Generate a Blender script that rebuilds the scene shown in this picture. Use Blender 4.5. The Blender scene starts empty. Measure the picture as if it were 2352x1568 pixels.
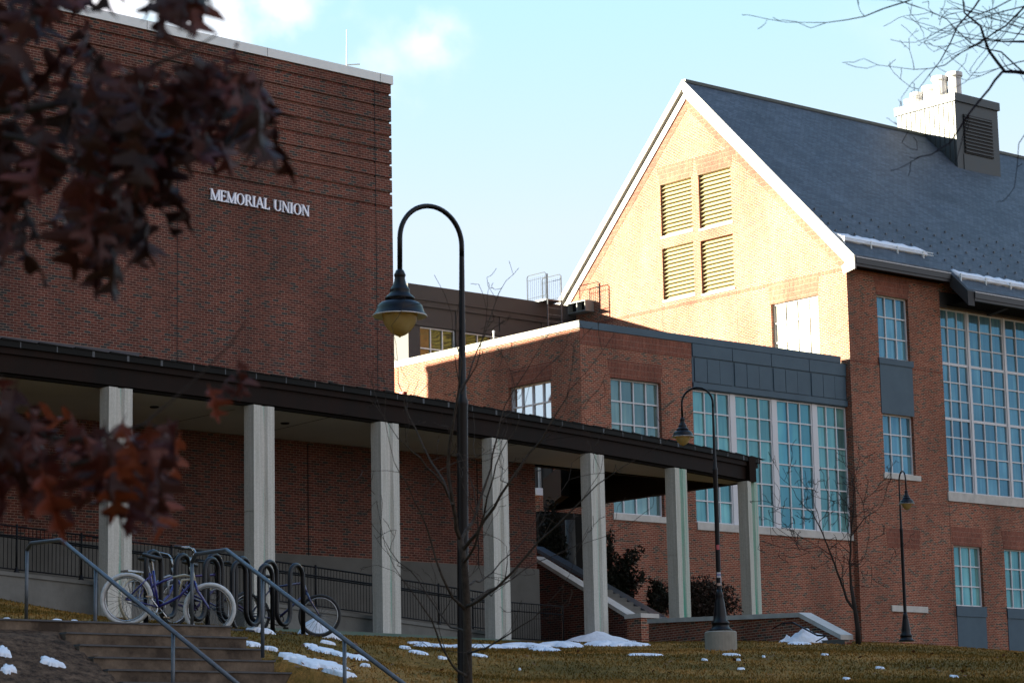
import bpy, math, random
import numpy as np
from mathutils import Vector, Matrix
from math import radians as R, sin, cos, pi, sqrt
sc = bpy.context.scene
COL = sc.collection

# ---------------------------------------------------------------- camera (x along the right building's front, z up, eye at 1.6 m)
FP = 5946.5; PITCH = 0.173648; ROLL = -0.0207150; YAW = 0.71482
AM = 0.755111 - 0.71482                      # the left building stands 2.3 degrees off the right one
EYE = np.array([0, 0, 1.6])
def rz(a): return np.array([[cos(a), -sin(a), 0], [sin(a), cos(a), 0], [0, 0, 1]])
_f = np.array([0, cos(PITCH), sin(PITCH)]); _r = np.array([1., 0, 0]); _u = np.cross(_r, _f)
_r2 = _r * cos(ROLL) + _u * sin(ROLL); _u2 = -_r * sin(ROLL) + _u * cos(ROLL)
W_ = rz(-YAW); FW = W_ @ _f; RT = W_ @ _r2; UP = W_ @ _u2
HF = np.array([FW[0], FW[1], 0]); HF /= np.linalg.norm(HF)      # horizontal forward / right
HR = np.array([HF[1], -HF[0], 0])
cam = bpy.data.cameras.new('camera'); co = bpy.data.objects.new('camera', cam); COL.objects.link(co)
M = Matrix(((RT[0], UP[0], -FW[0], 0), (RT[1], UP[1], -FW[1], 0), (RT[2], UP[2], -FW[2], 1.6), (0, 0, 0, 1)))
co.matrix_world = M
cam.sensor_width = 36; cam.lens = FP / 2352 * 36; cam.clip_end = 3000; cam.clip_start = 0.1
cam.dof.use_dof = True; cam.dof.focus_distance = 46; cam.dof.aperture_fstop = 7.5
sc.camera = co

# ---------------------------------------------------------------- light
SUNV = Vector((-17.4, 12.9, 4.5)).normalized()                 # towards the sun: behind and left of the halls
SEL = math.asin(SUNV.z); SAZ = math.atan2(SUNV.x, SUNV.y)
EXPOSURE = 3.15; SKY = 0.057; SUN = 4.6
w = bpy.data.worlds.new('World'); sc.world = w; w.use_nodes = True
nt = w.node_tree; nt.nodes.clear()
def N(t, ty, **kw):
    n = t.nodes.new(ty)
    for k, v in kw.items(): setattr(n, k, v)
    return n
sky = N(nt, 'ShaderNodeTexSky', sky_type='NISHITA', sun_disc=False, sun_elevation=SEL, sun_rotation=SAZ,
        altitude=50, air_density=1.0, dust_density=0.0, ozone_density=2.0)
def ray(x, y): return FW + RT * (x - 1176) / FP - UP * (y - 784) / FP
tc = N(nt, 'ShaderNodeTexCoord'); L = nt.links.new
tint = N(nt, 'ShaderNodeMix', data_type='RGBA', blend_type='MULTIPLY'); tint.inputs['Factor'].default_value = 1
L(sky.outputs[0], tint.inputs['A']); tint.inputs['B'].default_value = (1.06, 1.13, 1.16, 1)
noi = N(nt, 'ShaderNodeTexNoise'); noi.inputs['Scale'].default_value = 9; noi.inputs['Detail'].default_value = 7; noi.inputs['Roughness'].default_value = .55
L(tc.outputs['Generated'], noi.inputs['Vector'])
acc = None
for (x, y, r, s) in ((985, 85, .026, .62), (1010, 110, .018, .5), (890, 160, .032, .38), (420, 0, .06, .9), (640, -25, .045, .75), (200, -40, .06, 1.0)):
    d = ray(x, y); d /= np.linalg.norm(d)
    vm = N(nt, 'ShaderNodeVectorMath', operation='DISTANCE'); L(tc.outputs['Generated'], vm.inputs[0]); vm.inputs[1].default_value = tuple(d)
    mr = N(nt, 'ShaderNodeMapRange', interpolation_type='SMOOTHSTEP'); mr.inputs['From Min'].default_value = r; mr.inputs['From Max'].default_value = 0
    mr.inputs['To Min'].default_value = 0; mr.inputs['To Max'].default_value = s; L(vm.outputs['Value'], mr.inputs['Value'])
    if acc is None: acc = mr.outputs[0]
    else:
        a = N(nt, 'ShaderNodeMath', operation='MAXIMUM'); L(acc, a.inputs[0]); L(mr.outputs[0], a.inputs[1]); acc = a.outputs[0]
noi2 = N(nt, 'ShaderNodeTexNoise'); noi2.inputs['Scale'].default_value = 48; noi2.inputs['Detail'].default_value = 5
L(tc.outputs['Generated'], noi2.inputs['Vector'])
m1 = N(nt, 'ShaderNodeMath', operation='MULTIPLY_ADD'); L(noi2.outputs[0], m1.inputs[0]); m1.inputs[1].default_value = 2.2; m1.inputs[2].default_value = -1.12
m2 = N(nt, 'ShaderNodeMath', operation='ADD'); L(acc, m2.inputs[0]); L(m1.outputs[0], m2.inputs[1])
mk = N(nt, 'ShaderNodeMapRange', interpolation_type='SMOOTHSTEP'); mk.inputs['From Min'].default_value = .05; mk.inputs['From Max'].default_value = 1.0
L(m2.outputs[0], mk.inputs['Value'])
mk2 = N(nt, 'ShaderNodeMath', operation='MULTIPLY'); L(mk.outputs[0], mk2.inputs[0]); L(acc, mk2.inputs[1])
# broad soft clouds elsewhere in the dome
gm = N(nt, 'ShaderNodeMapRange', interpolation_type='SMOOTHSTEP'); gm.inputs['From Min'].default_value = .60; gm.inputs['From Max'].default_value = .8; gm.inputs['To Max'].default_value = .12
L(noi.outputs[0], gm.inputs['Value'])
vb = N(nt, 'ShaderNodeVectorMath', operation='DISTANCE'); L(tc.outputs['Generated'], vb.inputs[0]); vb.inputs[1].default_value = (.15, -.88, .42)   # unseen cloud bank added behind the camera to brighten the shaded fronts
mb_ = N(nt, 'ShaderNodeMapRange', interpolation_type='SMOOTHSTEP'); mb_.inputs['From Min'].default_value = 1.0; mb_.inputs['From Max'].default_value = .25; mb_.inputs['To Max'].default_value = 1.0; L(vb.outputs['Value'], mb_.inputs['Value'])
mb2_ = N(nt, 'ShaderNodeMath', operation='MULTIPLY'); L(mb_.outputs[0], mb2_.inputs[0]); nr_ = N(nt, 'ShaderNodeMapRange'); nr_.inputs['From Min'].default_value = .25; nr_.inputs['From Max'].default_value = .55; L(noi.outputs[0], nr_.inputs['Value']); L(nr_.outputs[0], mb2_.inputs[1])
mx0 = N(nt, 'ShaderNodeMath', operation='MAXIMUM'); L(gm.outputs[0], mx0.inputs[0]); L(mb2_.outputs[0], mx0.inputs[1])
mx = N(nt, 'ShaderNodeMath', operation='MAXIMUM'); L(mk2.outputs[0], mx.inputs[0]); L(mx0.outputs[0], mx.inputs[1])
cl = N(nt, 'ShaderNodeMix', data_type='RGBA'); L(mx.outputs[0], cl.inputs['Factor'])
capn = N(nt, 'ShaderNodeVectorMath', operation='MINIMUM'); L(tint.outputs['Result'], capn.inputs[0]); capn.inputs[1].default_value = (1.58, 1.88, 2.25)   # upper limit on sky brightness, added to weaken the glow round the low sun
vd_ = N(nt, 'ShaderNodeVectorMath', operation='DISTANCE'); L(tc.outputs['Generated'], vd_.inputs[0]); vd_.inputs[1].default_value = (-.80, -.52, .30)   # unseen sky on the left, dimmed to darken the columns' left faces
md_ = N(nt, 'ShaderNodeMapRange', interpolation_type='SMOOTHSTEP'); md_.inputs['From Min'].default_value = .25; md_.inputs['From Max'].default_value = 1.05; md_.inputs['To Min'].default_value = .32; L(vd_.outputs['Value'], md_.inputs['Value'])
ds_ = N(nt, 'ShaderNodeVectorMath', operation='SCALE'); L(capn.outputs[0], ds_.inputs[0]); L(md_.outputs[0], ds_.inputs['Scale'])
L(ds_.outputs[0], cl.inputs['A']); cl.inputs['B'].default_value = (2.9, 2.75, 2.9, 1)
bg = N(nt, 'ShaderNodeBackground'); bg.inputs['Strength'].default_value = SKY; L(cl.outputs['Result'], bg.inputs['Color'])
wo = N(nt, 'ShaderNodeOutputWorld'); L(bg.outputs[0], wo.inputs['Surface'])
sl = bpy.data.lights.new('sun', 'SUN'); sl.energy = SUN; sl.angle = R(.5); sl.color = (1.0, .90, .68)
so = bpy.data.objects.new('sun', sl); COL.objects.link(so); so.rotation_euler = SUNV.to_track_quat('Z', 'Y').to_euler()
sc.view_settings.view_transform = 'Standard'; sc.view_settings.look = 'None'; sc.view_settings.exposure = EXPOSURE; sc.view_settings.gamma = 1
sc.render.engine = 'CYCLES'; sc.cycles.max_bounces = 6; sc.cycles.use_denoising = True

# ---------------------------------------------------------------- measuring helpers: where a sight line meets a real plane
def on_y(x, y, Y): d = ray(x, y); return EYE + d * (Y - EYE[1]) / d[1]
def on_x(x, y, X): d = ray(x, y); return EYE + d * (X - EYE[0]) / d[0]
def on_z(x, y, Z): d = ray(x, y); return EYE + d * (Z - EYE[2]) / d[2]
def at(x, y, D): return EYE + ray(x, y) * D
TM = np.array([cos(AM), sin(AM), 0]); NM = np.array([-sin(AM), cos(AM), 0])
def fM(p): return TM * p[0] + NM * p[1] + np.array([0, 0, p[2]])   # left building's frame -> world
def on_m(x, y, k=55.84):
    d = ray(x, y); p = EYE + d * (k - NM @ EYE) / (NM @ d); return np.array([TM @ p, NM @ p, p[2]])
def fI(p): return np.array(p, float)

# ---------------------------------------------------------------- materials
MATS = {}; KA = .62
def mat(name, col, rough=.6, metal=0., noise=None, bump=None, spec=.5, coat=0, stretch=None, k=None):
    if name in MATS: return MATS[name]
    k = KA if k is None else k; col = tuple(c * k for c in col)
    if noise: noise = (noise[0], noise[1], tuple(c * k for c in noise[2]))
    m = bpy.data.materials.new(name); m.use_nodes = True; t = m.node_tree; b = t.nodes['Principled BSDF']
    b.inputs['Base Color'].default_value = (*col, 1); b.inputs['Roughness'].default_value = rough; b.inputs['Metallic'].default_value = metal
    b.inputs['Specular IOR Level'].default_value = spec; b.inputs['Coat Weight'].default_value = coat
    if noise or bump:
        g = N(t, 'ShaderNodeNewGeometry'); mp = N(t, 'ShaderNodeMapping'); t.links.new(g.outputs['Position'], mp.inputs['Vector'])
        if stretch: mp.inputs['Scale'].default_value = stretch
    if noise:
        sc_, amt, col2 = noise
        n = N(t, 'ShaderNodeTexNoise'); n.inputs['Scale'].default_value = sc_; n.inputs['Detail'].default_value = 6; n.inputs['Roughness'].default_value = .65
        t.links.new(mp.outputs[0], n.inputs['Vector'])
        r = N(t, 'ShaderNodeMapRange'); r.inputs['From Min'].default_value = .35; r.inputs['From Max'].default_value = .65; r.inputs['To Max'].default_value = amt
        t.links.new(n.outputs[0], r.inputs['Value'])
        x = N(t, 'ShaderNodeMix', data_type='RGBA'); x.inputs['A'].default_value = (*col, 1); x.inputs['B'].default_value = (*col2, 1)
        t.links.new(r.outputs[0], x.inputs['Factor']); t.links.new(x.outputs['Result'], b.inputs['Base Color'])
    if bump:
        n2 = N(t, 'ShaderNodeTexNoise'); n2.inputs['Scale'].default_value = bump[0]; n2.inputs['Detail'].default_value = 5
        t.links.new(mp.outputs[0], n2.inputs['Vector'])
        bp = N(t, 'ShaderNodeBump'); bp.inputs['Strength'].default_value = bump[1]; bp.inputs['Distance'].default_value = bump[2]
        t.links.new(n2.outputs[0], bp.inputs['Height']); t.links.new(bp.outputs[0], b.inputs['Normal'])
    MATS[name] = m; return m

def brick(name, stops, mortar, upright=False, bw=.2032, bh=.0677, ms=.0105, weather=.35, KB=.62):
    m = bpy.data.materials.new(name); m.use_nodes = True; t = m.node_tree; l = t.links.new; b = t.nodes['Principled BSDF']
    g = N(t, 'ShaderNodeNewGeometry'); sn = N(t, 'ShaderNodeSeparateXYZ'); l(g.outputs['True Normal'], sn.inputs[0])
    cb = N(t, 'ShaderNodeCombineXYZ'); ng = N(t, 'ShaderNodeMath', operation='MULTIPLY'); ng.inputs[1].default_value = -1
    l(sn.outputs[1], ng.inputs[0]); l(ng.outputs[0], cb.inputs[0]); l(sn.outputs[0], cb.inputs[1])
    dt = N(t, 'ShaderNodeVectorMath', operation='DOT_PRODUCT'); l(g.outputs['Position'], dt.inputs[0]); l(cb.outputs[0], dt.inputs[1])
    sp = N(t, 'ShaderNodeSeparateXYZ'); l(g.outputs['Position'], sp.inputs[0])
    c2 = N(t, 'ShaderNodeCombineXYZ')
    if upright: l(sp.outputs[2], c2.inputs[0]); l(dt.outputs['Value'], c2.inputs[1])
    else: l(dt.outputs['Value'], c2.inputs[0]); l(sp.outputs[2], c2.inputs[1])
    bt = N(t, 'ShaderNodeTexBrick'); l(c2.outputs[0], bt.inputs['Vector'])
    bt.offset = 0 if upright else .5
    bt.inputs['Color1'].default_value = (0, 0, 0, 1); bt.inputs['Color2'].default_value = (1, 1, 1, 1); bt.inputs['Mortar'].default_value = (0, 0, 0, 1)
    stops = [(p_, tuple(q_ * KB for q_ in c_)) for p_, c_ in stops]; mortar = tuple(q_ * KB for q_ in mortar)
    bt.inputs['Scale'].default_value = 1; bt.inputs['Mortar Size'].default_value = ms / 2; bt.inputs['Mortar Smooth'].default_value = .1; bt.inputs['Bias'].default_value = 0
    bt.inputs['Brick Width'].default_value = bw; bt.inputs['Row Height'].default_value = bh
    cr = N(t, 'ShaderNodeValToRGB'); cr.color_ramp.interpolation = 'LINEAR'
    els = cr.color_ramp.elements
    while len(els) < len(stops): els.new(.5)
    for e, (p, c) in zip(els, stops): e.position = p; e.color = (*c, 1)
    l(bt.outputs['Color'], cr.inputs[0])
    n = N(t, 'ShaderNodeTexNoise'); n.inputs['Scale'].default_value = .6; n.inputs['Detail'].default_value = 6; wm = N(t, 'ShaderNodeMapping'); wm.inputs['Scale'].default_value = (1, 1, .35); l(g.outputs['Position'], wm.inputs[0]); l(wm.outputs[0], n.inputs['Vector'])
    mr = N(t, 'ShaderNodeMapRange'); mr.inputs['From Min'].default_value = .3; mr.inputs['From Max'].default_value = .7
    mr.inputs['To Min'].default_value = 1 - weather; mr.inputs['To Max'].default_value = 1 + weather; l(n.outputs[0], mr.inputs['Value'])
    n3 = N(t, 'ShaderNodeTexNoise'); n3.inputs['Scale'].default_value = 14; n3.inputs['Detail'].default_value = 4; l(g.outputs['Position'], n3.inputs['Vector'])
    mr3 = N(t, 'ShaderNodeMapRange'); mr3.inputs['From Min'].default_value = .3; mr3.inputs['From Max'].default_value = .7
    mr3.inputs['To Min'].default_value = .8; mr3.inputs['To Max'].default_value = 1.2; l(n3.outputs[0], mr3.inputs['Value'])
    mm = N(t, 'ShaderNodeMath', operation='MULTIPLY'); l(mr.outputs[0], mm.inputs[0]); l(mr3.outputs[0], mm.inputs[1])
    x = N(t, 'ShaderNodeMix', data_type='RGBA'); l(bt.outputs['Fac'], x.inputs['Factor']); l(cr.outputs[0], x.inputs['A']); x.inputs['B'].default_value = (*mortar, 1)
    v = N(t, 'ShaderNodeVectorMath', operation='SCALE'); l(x.outputs['Result'], v.inputs[0]); l(mm.outputs[0], v.inputs['Scale'])
    l(v.outputs[0], b.inputs['Base Color']); b.inputs['Roughness'].default_value = .85; b.inputs['Specular IOR Level'].default_value = .25
    bp = N(t, 'ShaderNodeBump', invert=True); bp.inputs['Strength'].default_value = .5; bp.inputs['Distance'].default_value = .006; l(bt.outputs['Fac'], bp.inputs['Height']); l(bp.outputs[0], b.inputs['Normal'])
    return m
DK = (.022, .025, .026)
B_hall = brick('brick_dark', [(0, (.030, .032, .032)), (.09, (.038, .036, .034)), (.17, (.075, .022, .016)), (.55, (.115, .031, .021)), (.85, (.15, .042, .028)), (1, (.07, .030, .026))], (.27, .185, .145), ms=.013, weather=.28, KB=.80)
B_right = brick('brick_red', [(0, (.05, .042, .037)), (.10, (.075, .05, .038)), (.2, (.165, .042, .024)), (.6, (.215, .056, .031)), (.88, (.25, .075, .042)), (1, (.12, .055, .04))], (.40, .31, .23), ms=.0125, weather=.28, KB=.90)
B_sold = brick('brick_soldier', [(0, (.16, .05, .034)), (.6, (.2, .06, .038)), (1, (.24, .078, .048))], (.30, .21, .16), upright=True, bw=.21, bh=.072, KB=.8)

def streaks(name, base, stain, amt, face_x=None):
    """weathered concrete: vertical grime and (on the columns) a copper wash down the groove, laid out in the column's own coordinates"""
    m = bpy.data.materials.new(name); m.use_nodes = True; t = m.node_tree; l = t.links.new; b = t.nodes['Principled BSDF']
    tcn = N(t, 'ShaderNodeTexCoord'); mp = N(t, 'ShaderNodeMapping'); l(tcn.outputs['Object'], mp.inputs[0]); mp.inputs['Scale'].default_value = (14, 14, .5)
    n = N(t, 'ShaderNodeTexNoise'); n.inputs['Scale'].default_value = 1; n.inputs['Detail'].default_value = 6; l(mp.outputs[0], n.inputs['Vector'])
    r = N(t, 'ShaderNodeMapRange'); r.inputs['From Min'].default_value = .35; r.inputs['From Max'].default_value = .7; l(n.outputs[0], r.inputs['Value'])
    x = N(t, 'ShaderNodeMix', data_type='RGBA'); x.inputs['A'].default_value = (*base, 1); x.inputs['B'].default_value = (base[0] * .78, base[1] * .78, base[2] * .75, 1)
    l(r.outputs[0], x.inputs['Factor']); cur = x.outputs['Result']
    n4 = N(t, 'ShaderNodeTexNoise'); n4.inputs['Scale'].default_value = 30; n4.inputs['Detail'].default_value = 5; l(tcn.outputs['Object'], n4.inputs['Vector'])
    r4 = N(t, 'ShaderNodeMapRange'); r4.inputs['From Min'].default_value = .3; r4.inputs['From Max'].default_value = .7; r4.inputs['To Min'].default_value = .85; r4.inputs['To Max'].default_value = 1.1; l(n4.outputs[0], r4.inputs['Value'])
    if amt > 0:
        s = N(t, 'ShaderNodeSeparateXYZ'); l(tcn.outputs['Object'], s.inputs[0])
        a = N(t, 'ShaderNodeMath', operation='SUBTRACT'); l(s.outputs[0], a.inputs[0]); a.inputs[1].default_value = face_x[0]
        ab = N(t, 'ShaderNodeMath', operation='ABSOLUTE'); l(a.outputs[0], ab.inputs[0])
        q = N(t, 'ShaderNodeMapRange', interpolation_type='SMOOTHSTEP'); q.inputs['From Min'].default_value = face_x[1]; q.inputs['From Max'].default_value = face_x[1] * .3; l(ab.outputs[0], q.inputs['Value'])
        mp2 = N(t, 'ShaderNodeMapping'); l(tcn.outputs['Object'], mp2.inputs[0]); mp2.inputs['Scale'].default_value = (9, 9, .45)
        n2 = N(t, 'ShaderNodeTexNoise'); n2.inputs['Scale'].default_value = 1; n2.inputs['Detail'].default_value = 5; l(mp2.outputs[0], n2.inputs['Vector'])
        r2 = N(t, 'ShaderNodeMapRange'); r2.inputs['From Min'].default_value = .62 - amt * .3; r2.inputs['From Max'].default_value = .72; l(n2.outputs[0], r2.inputs['Value'])
        fy = N(t, 'ShaderNodeMath', operation='LESS_THAN'); l(s.outputs[1], fy.inputs[0]); fy.inputs[1].default_value = -.09
        k = N(t, 'ShaderNodeMath', operation='MULTIPLY'); l(q.outputs[0], k.inputs[0]); l(r2.outputs[0], k.inputs[1])
        k2 = N(t, 'ShaderNodeMath', operation='MULTIPLY'); l(k.outputs[0], k2.inputs[0]); l(fy.outputs[0], k2.inputs[1])
        x2 = N(t, 'ShaderNodeMix', data_type='RGBA'); l(k2.outputs[0], x2.inputs['Factor']); l(cur, x2.inputs['A']); x2.inputs['B'].default_value = (*stain, 1); cur = x2.outputs['Result']
    v = N(t, 'ShaderNodeVectorMath', operation='SCALE'); l(cur, v.inputs[0]); l(r4.outputs[0], v.inputs['Scale'])
    l(v.outputs[0], b.inputs['Base Color']); b.inputs['Roughness'].default_value = .9; b.inputs['Specular IOR Level'].default_value = .2
    return m
M_col = [streaks('column_concrete', (.50, .50, .47), (.12, .36, .30), .25, (.03, .06)),
         streaks('column_concrete_washed', (.50, .50, .47), (.13, .38, .31), .75, (-.03, .12)),
         streaks('column_concrete_green', (.46, .47, .43), (.10, .36, .27), 1.0, (.14, .2))]
M_conc = mat('concrete', (.24, .24, .225), .9, noise=(1.6, .7, (.15, .15, .14)), bump=(25, .3, .01), spec=.2)
M_concd = mat('foundation_concrete', (.20, .20, .19), .9, noise=(.8, .8, (.14, .14, .13)), bump=(20, .3, .01), spec=.2)
M_teal = mat('copper_stained_kerb', (.20, .25, .22), .9, noise=(1.2, 1, (.13, .22, .18)), spec=.2)
M_soff = mat('soffit_plaster', (.48, .46, .42), .9, noise=(.6, .5, (.38, .36, .33)), spec=.15, k=1)
M_bronze = mat('bronze_fascia', (.011, .0075, .006), .7, .0, noise=(1.4, .8, (.022, .009, .006)), stretch=(1, 1, .25), spec=.12)
M_bronze2 = mat('bronze_roof_edge', (.010, .010, .0095), .7, .0, noise=(2, .7, (.006, .007, .007)), spec=.15)
M_seam = mat('pale_seam', (.045, .055, .07), .5, .0)
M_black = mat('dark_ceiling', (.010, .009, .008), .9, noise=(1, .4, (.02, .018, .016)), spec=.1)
M_metal = mat('blue_grey_panel', (.062, .115, .165), .5, .1, noise=(1.1, .7, (.085, .15, .205)), spec=.3)
M_pent = mat('grey_cladding', (.055, .058, .064), .6, .0, noise=(.9, .5, (.045, .047, .052)), spec=.25)
M_cope = mat('pale_metal_coping', (.68, .72, .73), .5, .0, noise=(3, .5, (.58, .62, .63)), stretch=(1, 1, .1), spec=.4, k=1)
M_rake = mat('white_rake_board', (.60, .58, .53), .6, noise=(2, .5, (.52, .50, .45)))
M_stone = mat('limestone_sill', (.56, .55, .52), .85, noise=(2.5, .8, (.40, .39, .37)), spec=.25, k=.9)
M_frame = mat('window_frame', (.60, .62, .66), .5, .0, spec=.3, k=.9)
M_framew = mat('white_metal_frame', (.55, .55, .55), .5)
M_louv = mat('cream_louvre', (.30, .26, .14), .6, k=.75); M_louvb = mat('louvre_painted_shade', (.34, .28, .11), .7, k=1)  # the back sheet's olive is the shade between the slats, put in as colour
M_dark = mat('dark_void', (.012, .013, .015), .6, spec=.3)
M_joint = mat('sealant_joint', (.018, .018, .02), .8, spec=.2)
M_sign = mat('brushed_sign_metal', (.80, .84, .95), .45, .0, k=1)
M_gutter = mat('gutter_metal', (.035, .037, .042), .45, .2)
M_snow = mat('snow_surface', (.80, .83, .88), .75, noise=(5, .7, (.68, .73, .82)), bump=(9, .5, .05), spec=.3, k=.9)
M_lamp = mat('black_lamp_paint', (.004, .005, .009), .33, .0, spec=.22)
M_lampw = mat('white_enamel', (.75, .75, .78), .35, k=1)
M_iron = mat('black_iron', (.006, .007, .010), .5, .0, spec=.2)
M_rack = mat('rack_black_steel', (.005, .006, .010), .35, .0, spec=.3)
M_galv = mat('galvanised_pipe', (.17, .20, .235), .45, .45, noise=(8, .8, (.11, .12, .14)))
M_bark = mat('grey_bark', (.085, .068, .055), .9, noise=(20, 1, (.04, .032, .028)), bump=(60, .5, .01), spec=.15)
M_bark2 = mat('dark_bark', (.055, .045, .04), .9, noise=(15, 1, (.035, .03, .028)), spec=.15)
M_twig = mat('blue_grey_twig', (.018, .015, .024), .85, noise=(20, 1, (.010, .009, .015)), spec=.1)
M_ever = mat('evergreen_needles', (.018, .028, .018), .8, noise=(3, 1, (.03, .026, .018)), spec=.2)
M_bush = mat('winter_brown_leaves', (.05, .028, .022), .8, noise=(6, 1, (.028, .028, .02)), spec=.2)
M_grate = mat('grey_grille', (.22, .24, .25), .5)

def slate():
    m = bpy.data.materials.new('slate_shingles'); m.use_nodes = True; t = m.node_tree; l = t.links.new; b = t.nodes['Principled BSDF']
    g = N(t, 'ShaderNodeNewGeometry'); mp = N(t, 'ShaderNodeMapping'); l(g.outputs['Position'], mp.inputs[0])
    bt = N(t, 'ShaderNodeTexBrick'); s = N(t, 'ShaderNodeSeparateXYZ'); l(mp.outputs[0], s.inputs[0])
    k = N(t, 'ShaderNodeMath', operation='MULTIPLY'); l(s.outputs[2], k.inputs[0]); k.inputs[1].default_value = 1.414
    c = N(t, 'ShaderNodeCombineXYZ'); l(s.outputs[0], c.inputs[0]); l(k.outputs[0], c.inputs[1]); l(c.outputs[0], bt.inputs['Vector'])
    bt.inputs['Scale'].default_value = 1; bt.inputs['Brick Width'].default_value = .28; bt.inputs['Row Height'].default_value = .16; bt.inputs['Mortar Size'].default_value = .012
    bt.inputs['Color1'].default_value = (.030, .042, .060, 1); bt.inputs['Color2'].default_value = (.066, .084, .108, 1); bt.inputs['Mortar'].default_value = (.014, .021, .034, 1)
    n = N(t, 'ShaderNodeTexNoise'); n.inputs['Scale'].default_value = .5; n.inputs['Detail'].default_value = 6; l(g.outputs['Position'], n.inputs['Vector'])
    r = N(t, 'ShaderNodeMapRange'); r.inputs['From Min'].default_value = .3; r.inputs['From Max'].default_value = .7; r.inputs['To Min'].default_value = .75; r.inputs['To Max'].default_value = 1.25; l(n.outputs[0], r.inputs['Value'])
    v = N(t, 'ShaderNodeVectorMath', operation='SCALE'); l(bt.outputs['Color'], v.inputs[0]); l(r.outputs[0], v.inputs['Scale']); l(v.outputs[0], b.inputs['Base Color'])
    b.inputs['Roughness'].default_value = .6
    bp = N(t, 'ShaderNodeBump', invert=True); bp.inputs['Strength'].default_value = .6; bp.inputs['Distance'].default_value = .01; l(bt.outputs['Fac'], bp.inputs['Height']); l(bp.outputs[0], b.inputs['Normal'])
    return m
M_slate = slate()

def glass(name, c1, c2, tintc, refl, fold=7., rough=.03):
    """a curtained pane: cloth folds behind reflective glass"""
    m = bpy.data.materials.new(name); m.use_nodes = True; t = m.node_tree; l = t.links.new; b = t.nodes['Principled BSDF']
    g = N(t, 'ShaderNodeNewGeometry'); mp = N(t, 'ShaderNodeMapping'); l(g.outputs['Position'], mp.inputs[0]); mp.inputs['Scale'].default_value = (fold, fold, .35)
    n = N(t, 'ShaderNodeTexNoise'); n.inputs['Scale'].default_value = 1; n.inputs['Detail'].default_value = 3; l(mp.outputs[0], n.inputs['Vector'])
    r = N(t, 'ShaderNodeMapRange'); r.inputs['From Min'].default_value = .33; r.inputs['From Max'].default_value = .67; l(n.outputs[0], r.inputs['Value'])
    x = N(t, 'ShaderNodeMix', data_type='RGBA'); x.inputs['A'].default_value = (*c1, 1); x.inputs['B'].default_value = (*c2, 1); l(r.outputs[0], x.inputs['Factor'])
    n2 = N(t, 'ShaderNodeTexNoise'); n2.inputs['Scale'].default_value = .45; n2.inputs['Detail'].default_value = 2; l(g.outputs['Position'], n2.inputs['Vector'])
    r2 = N(t, 'ShaderNodeMapRange'); r2.inputs['From Min'].default_value = .3; r2.inputs['From Max'].default_value = .7; r2.inputs['To Min'].default_value = .45; r2.inputs['To Max'].default_value = 1.5; l(n2.outputs[0], r2.inputs['Value'])
    v = N(t, 'ShaderNodeVectorMath', operation='SCALE'); l(x.outputs['Result'], v.inputs[0]); rr_ = N(t, 'ShaderNodeMapRange'); rr_.inputs['To Min'].default_value = .55; rr_.inputs['To Max'].default_value = 1.55; l(g.outputs['Random Per Island'], rr_.inputs['Value'])
    rm_ = N(t, 'ShaderNodeMath', operation='MULTIPLY'); l(r2.outputs[0], rm_.inputs[0]); l(rr_.outputs[0], rm_.inputs[1])
    l(rm_.outputs[0], v.inputs['Scale']); l(v.outputs[0], b.inputs['Base Color'])
    b.inputs['Roughness'].default_value = .7
    gl = N(t, 'ShaderNodeBsdfGlossy'); gl.inputs['Color'].default_value = (*tintc, 1); gl.inputs['Roughness'].default_value = rough
    n3 = N(t, 'ShaderNodeTexNoise'); n3.inputs['Scale'].default_value = .9; n3.inputs['Detail'].default_value = 1; l(g.outputs['Position'], n3.inputs['Vector'])
    bp = N(t, 'ShaderNodeBump'); bp.inputs['Strength'].default_value = .25; bp.inputs['Distance'].default_value = .05; l(n3.outputs[0], bp.inputs['Height']); l(bp.outputs[0], gl.inputs['Normal'])
    ms = N(t, 'ShaderNodeMixShader'); ms.inputs[0].default_value = refl; l(b.outputs[0], ms.inputs[1]); l(gl.outputs[0], ms.inputs[2]); l(ms.outputs[0], t.nodes['Material Output'].inputs['Surface'])
    return m
G_teal = glass('curtained_teal_glass', (.05, .145, .165), (.12, .26, .24), (.10, .32, .40), .30)
G_blue = glass('curtained_blue_glass', (.035, .10, .15), (.085, .19, .22), (.09, .27, .41), .32)
G_pale = glass('pale_shade_glass', (.45, .50, .50), (.6, .62, .58), (.5, .7, .8), .25)
G_lit = glass('cream_blind_glass', (.5, .48, .4), (.62, .6, .52), (.8, .8, .8), .3)
G_mirror = glass('dark_mirror_glass', (.01, .015, .02), (.02, .03, .03), (.9, .95, .95), .75)
G_wavy = glass('painted_reflection_glass', (.02, .022, .008), (.05, .045, .012), (.14, .14, .06), .35)  # yellow-green wave reflections painted into the pane colours

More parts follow.
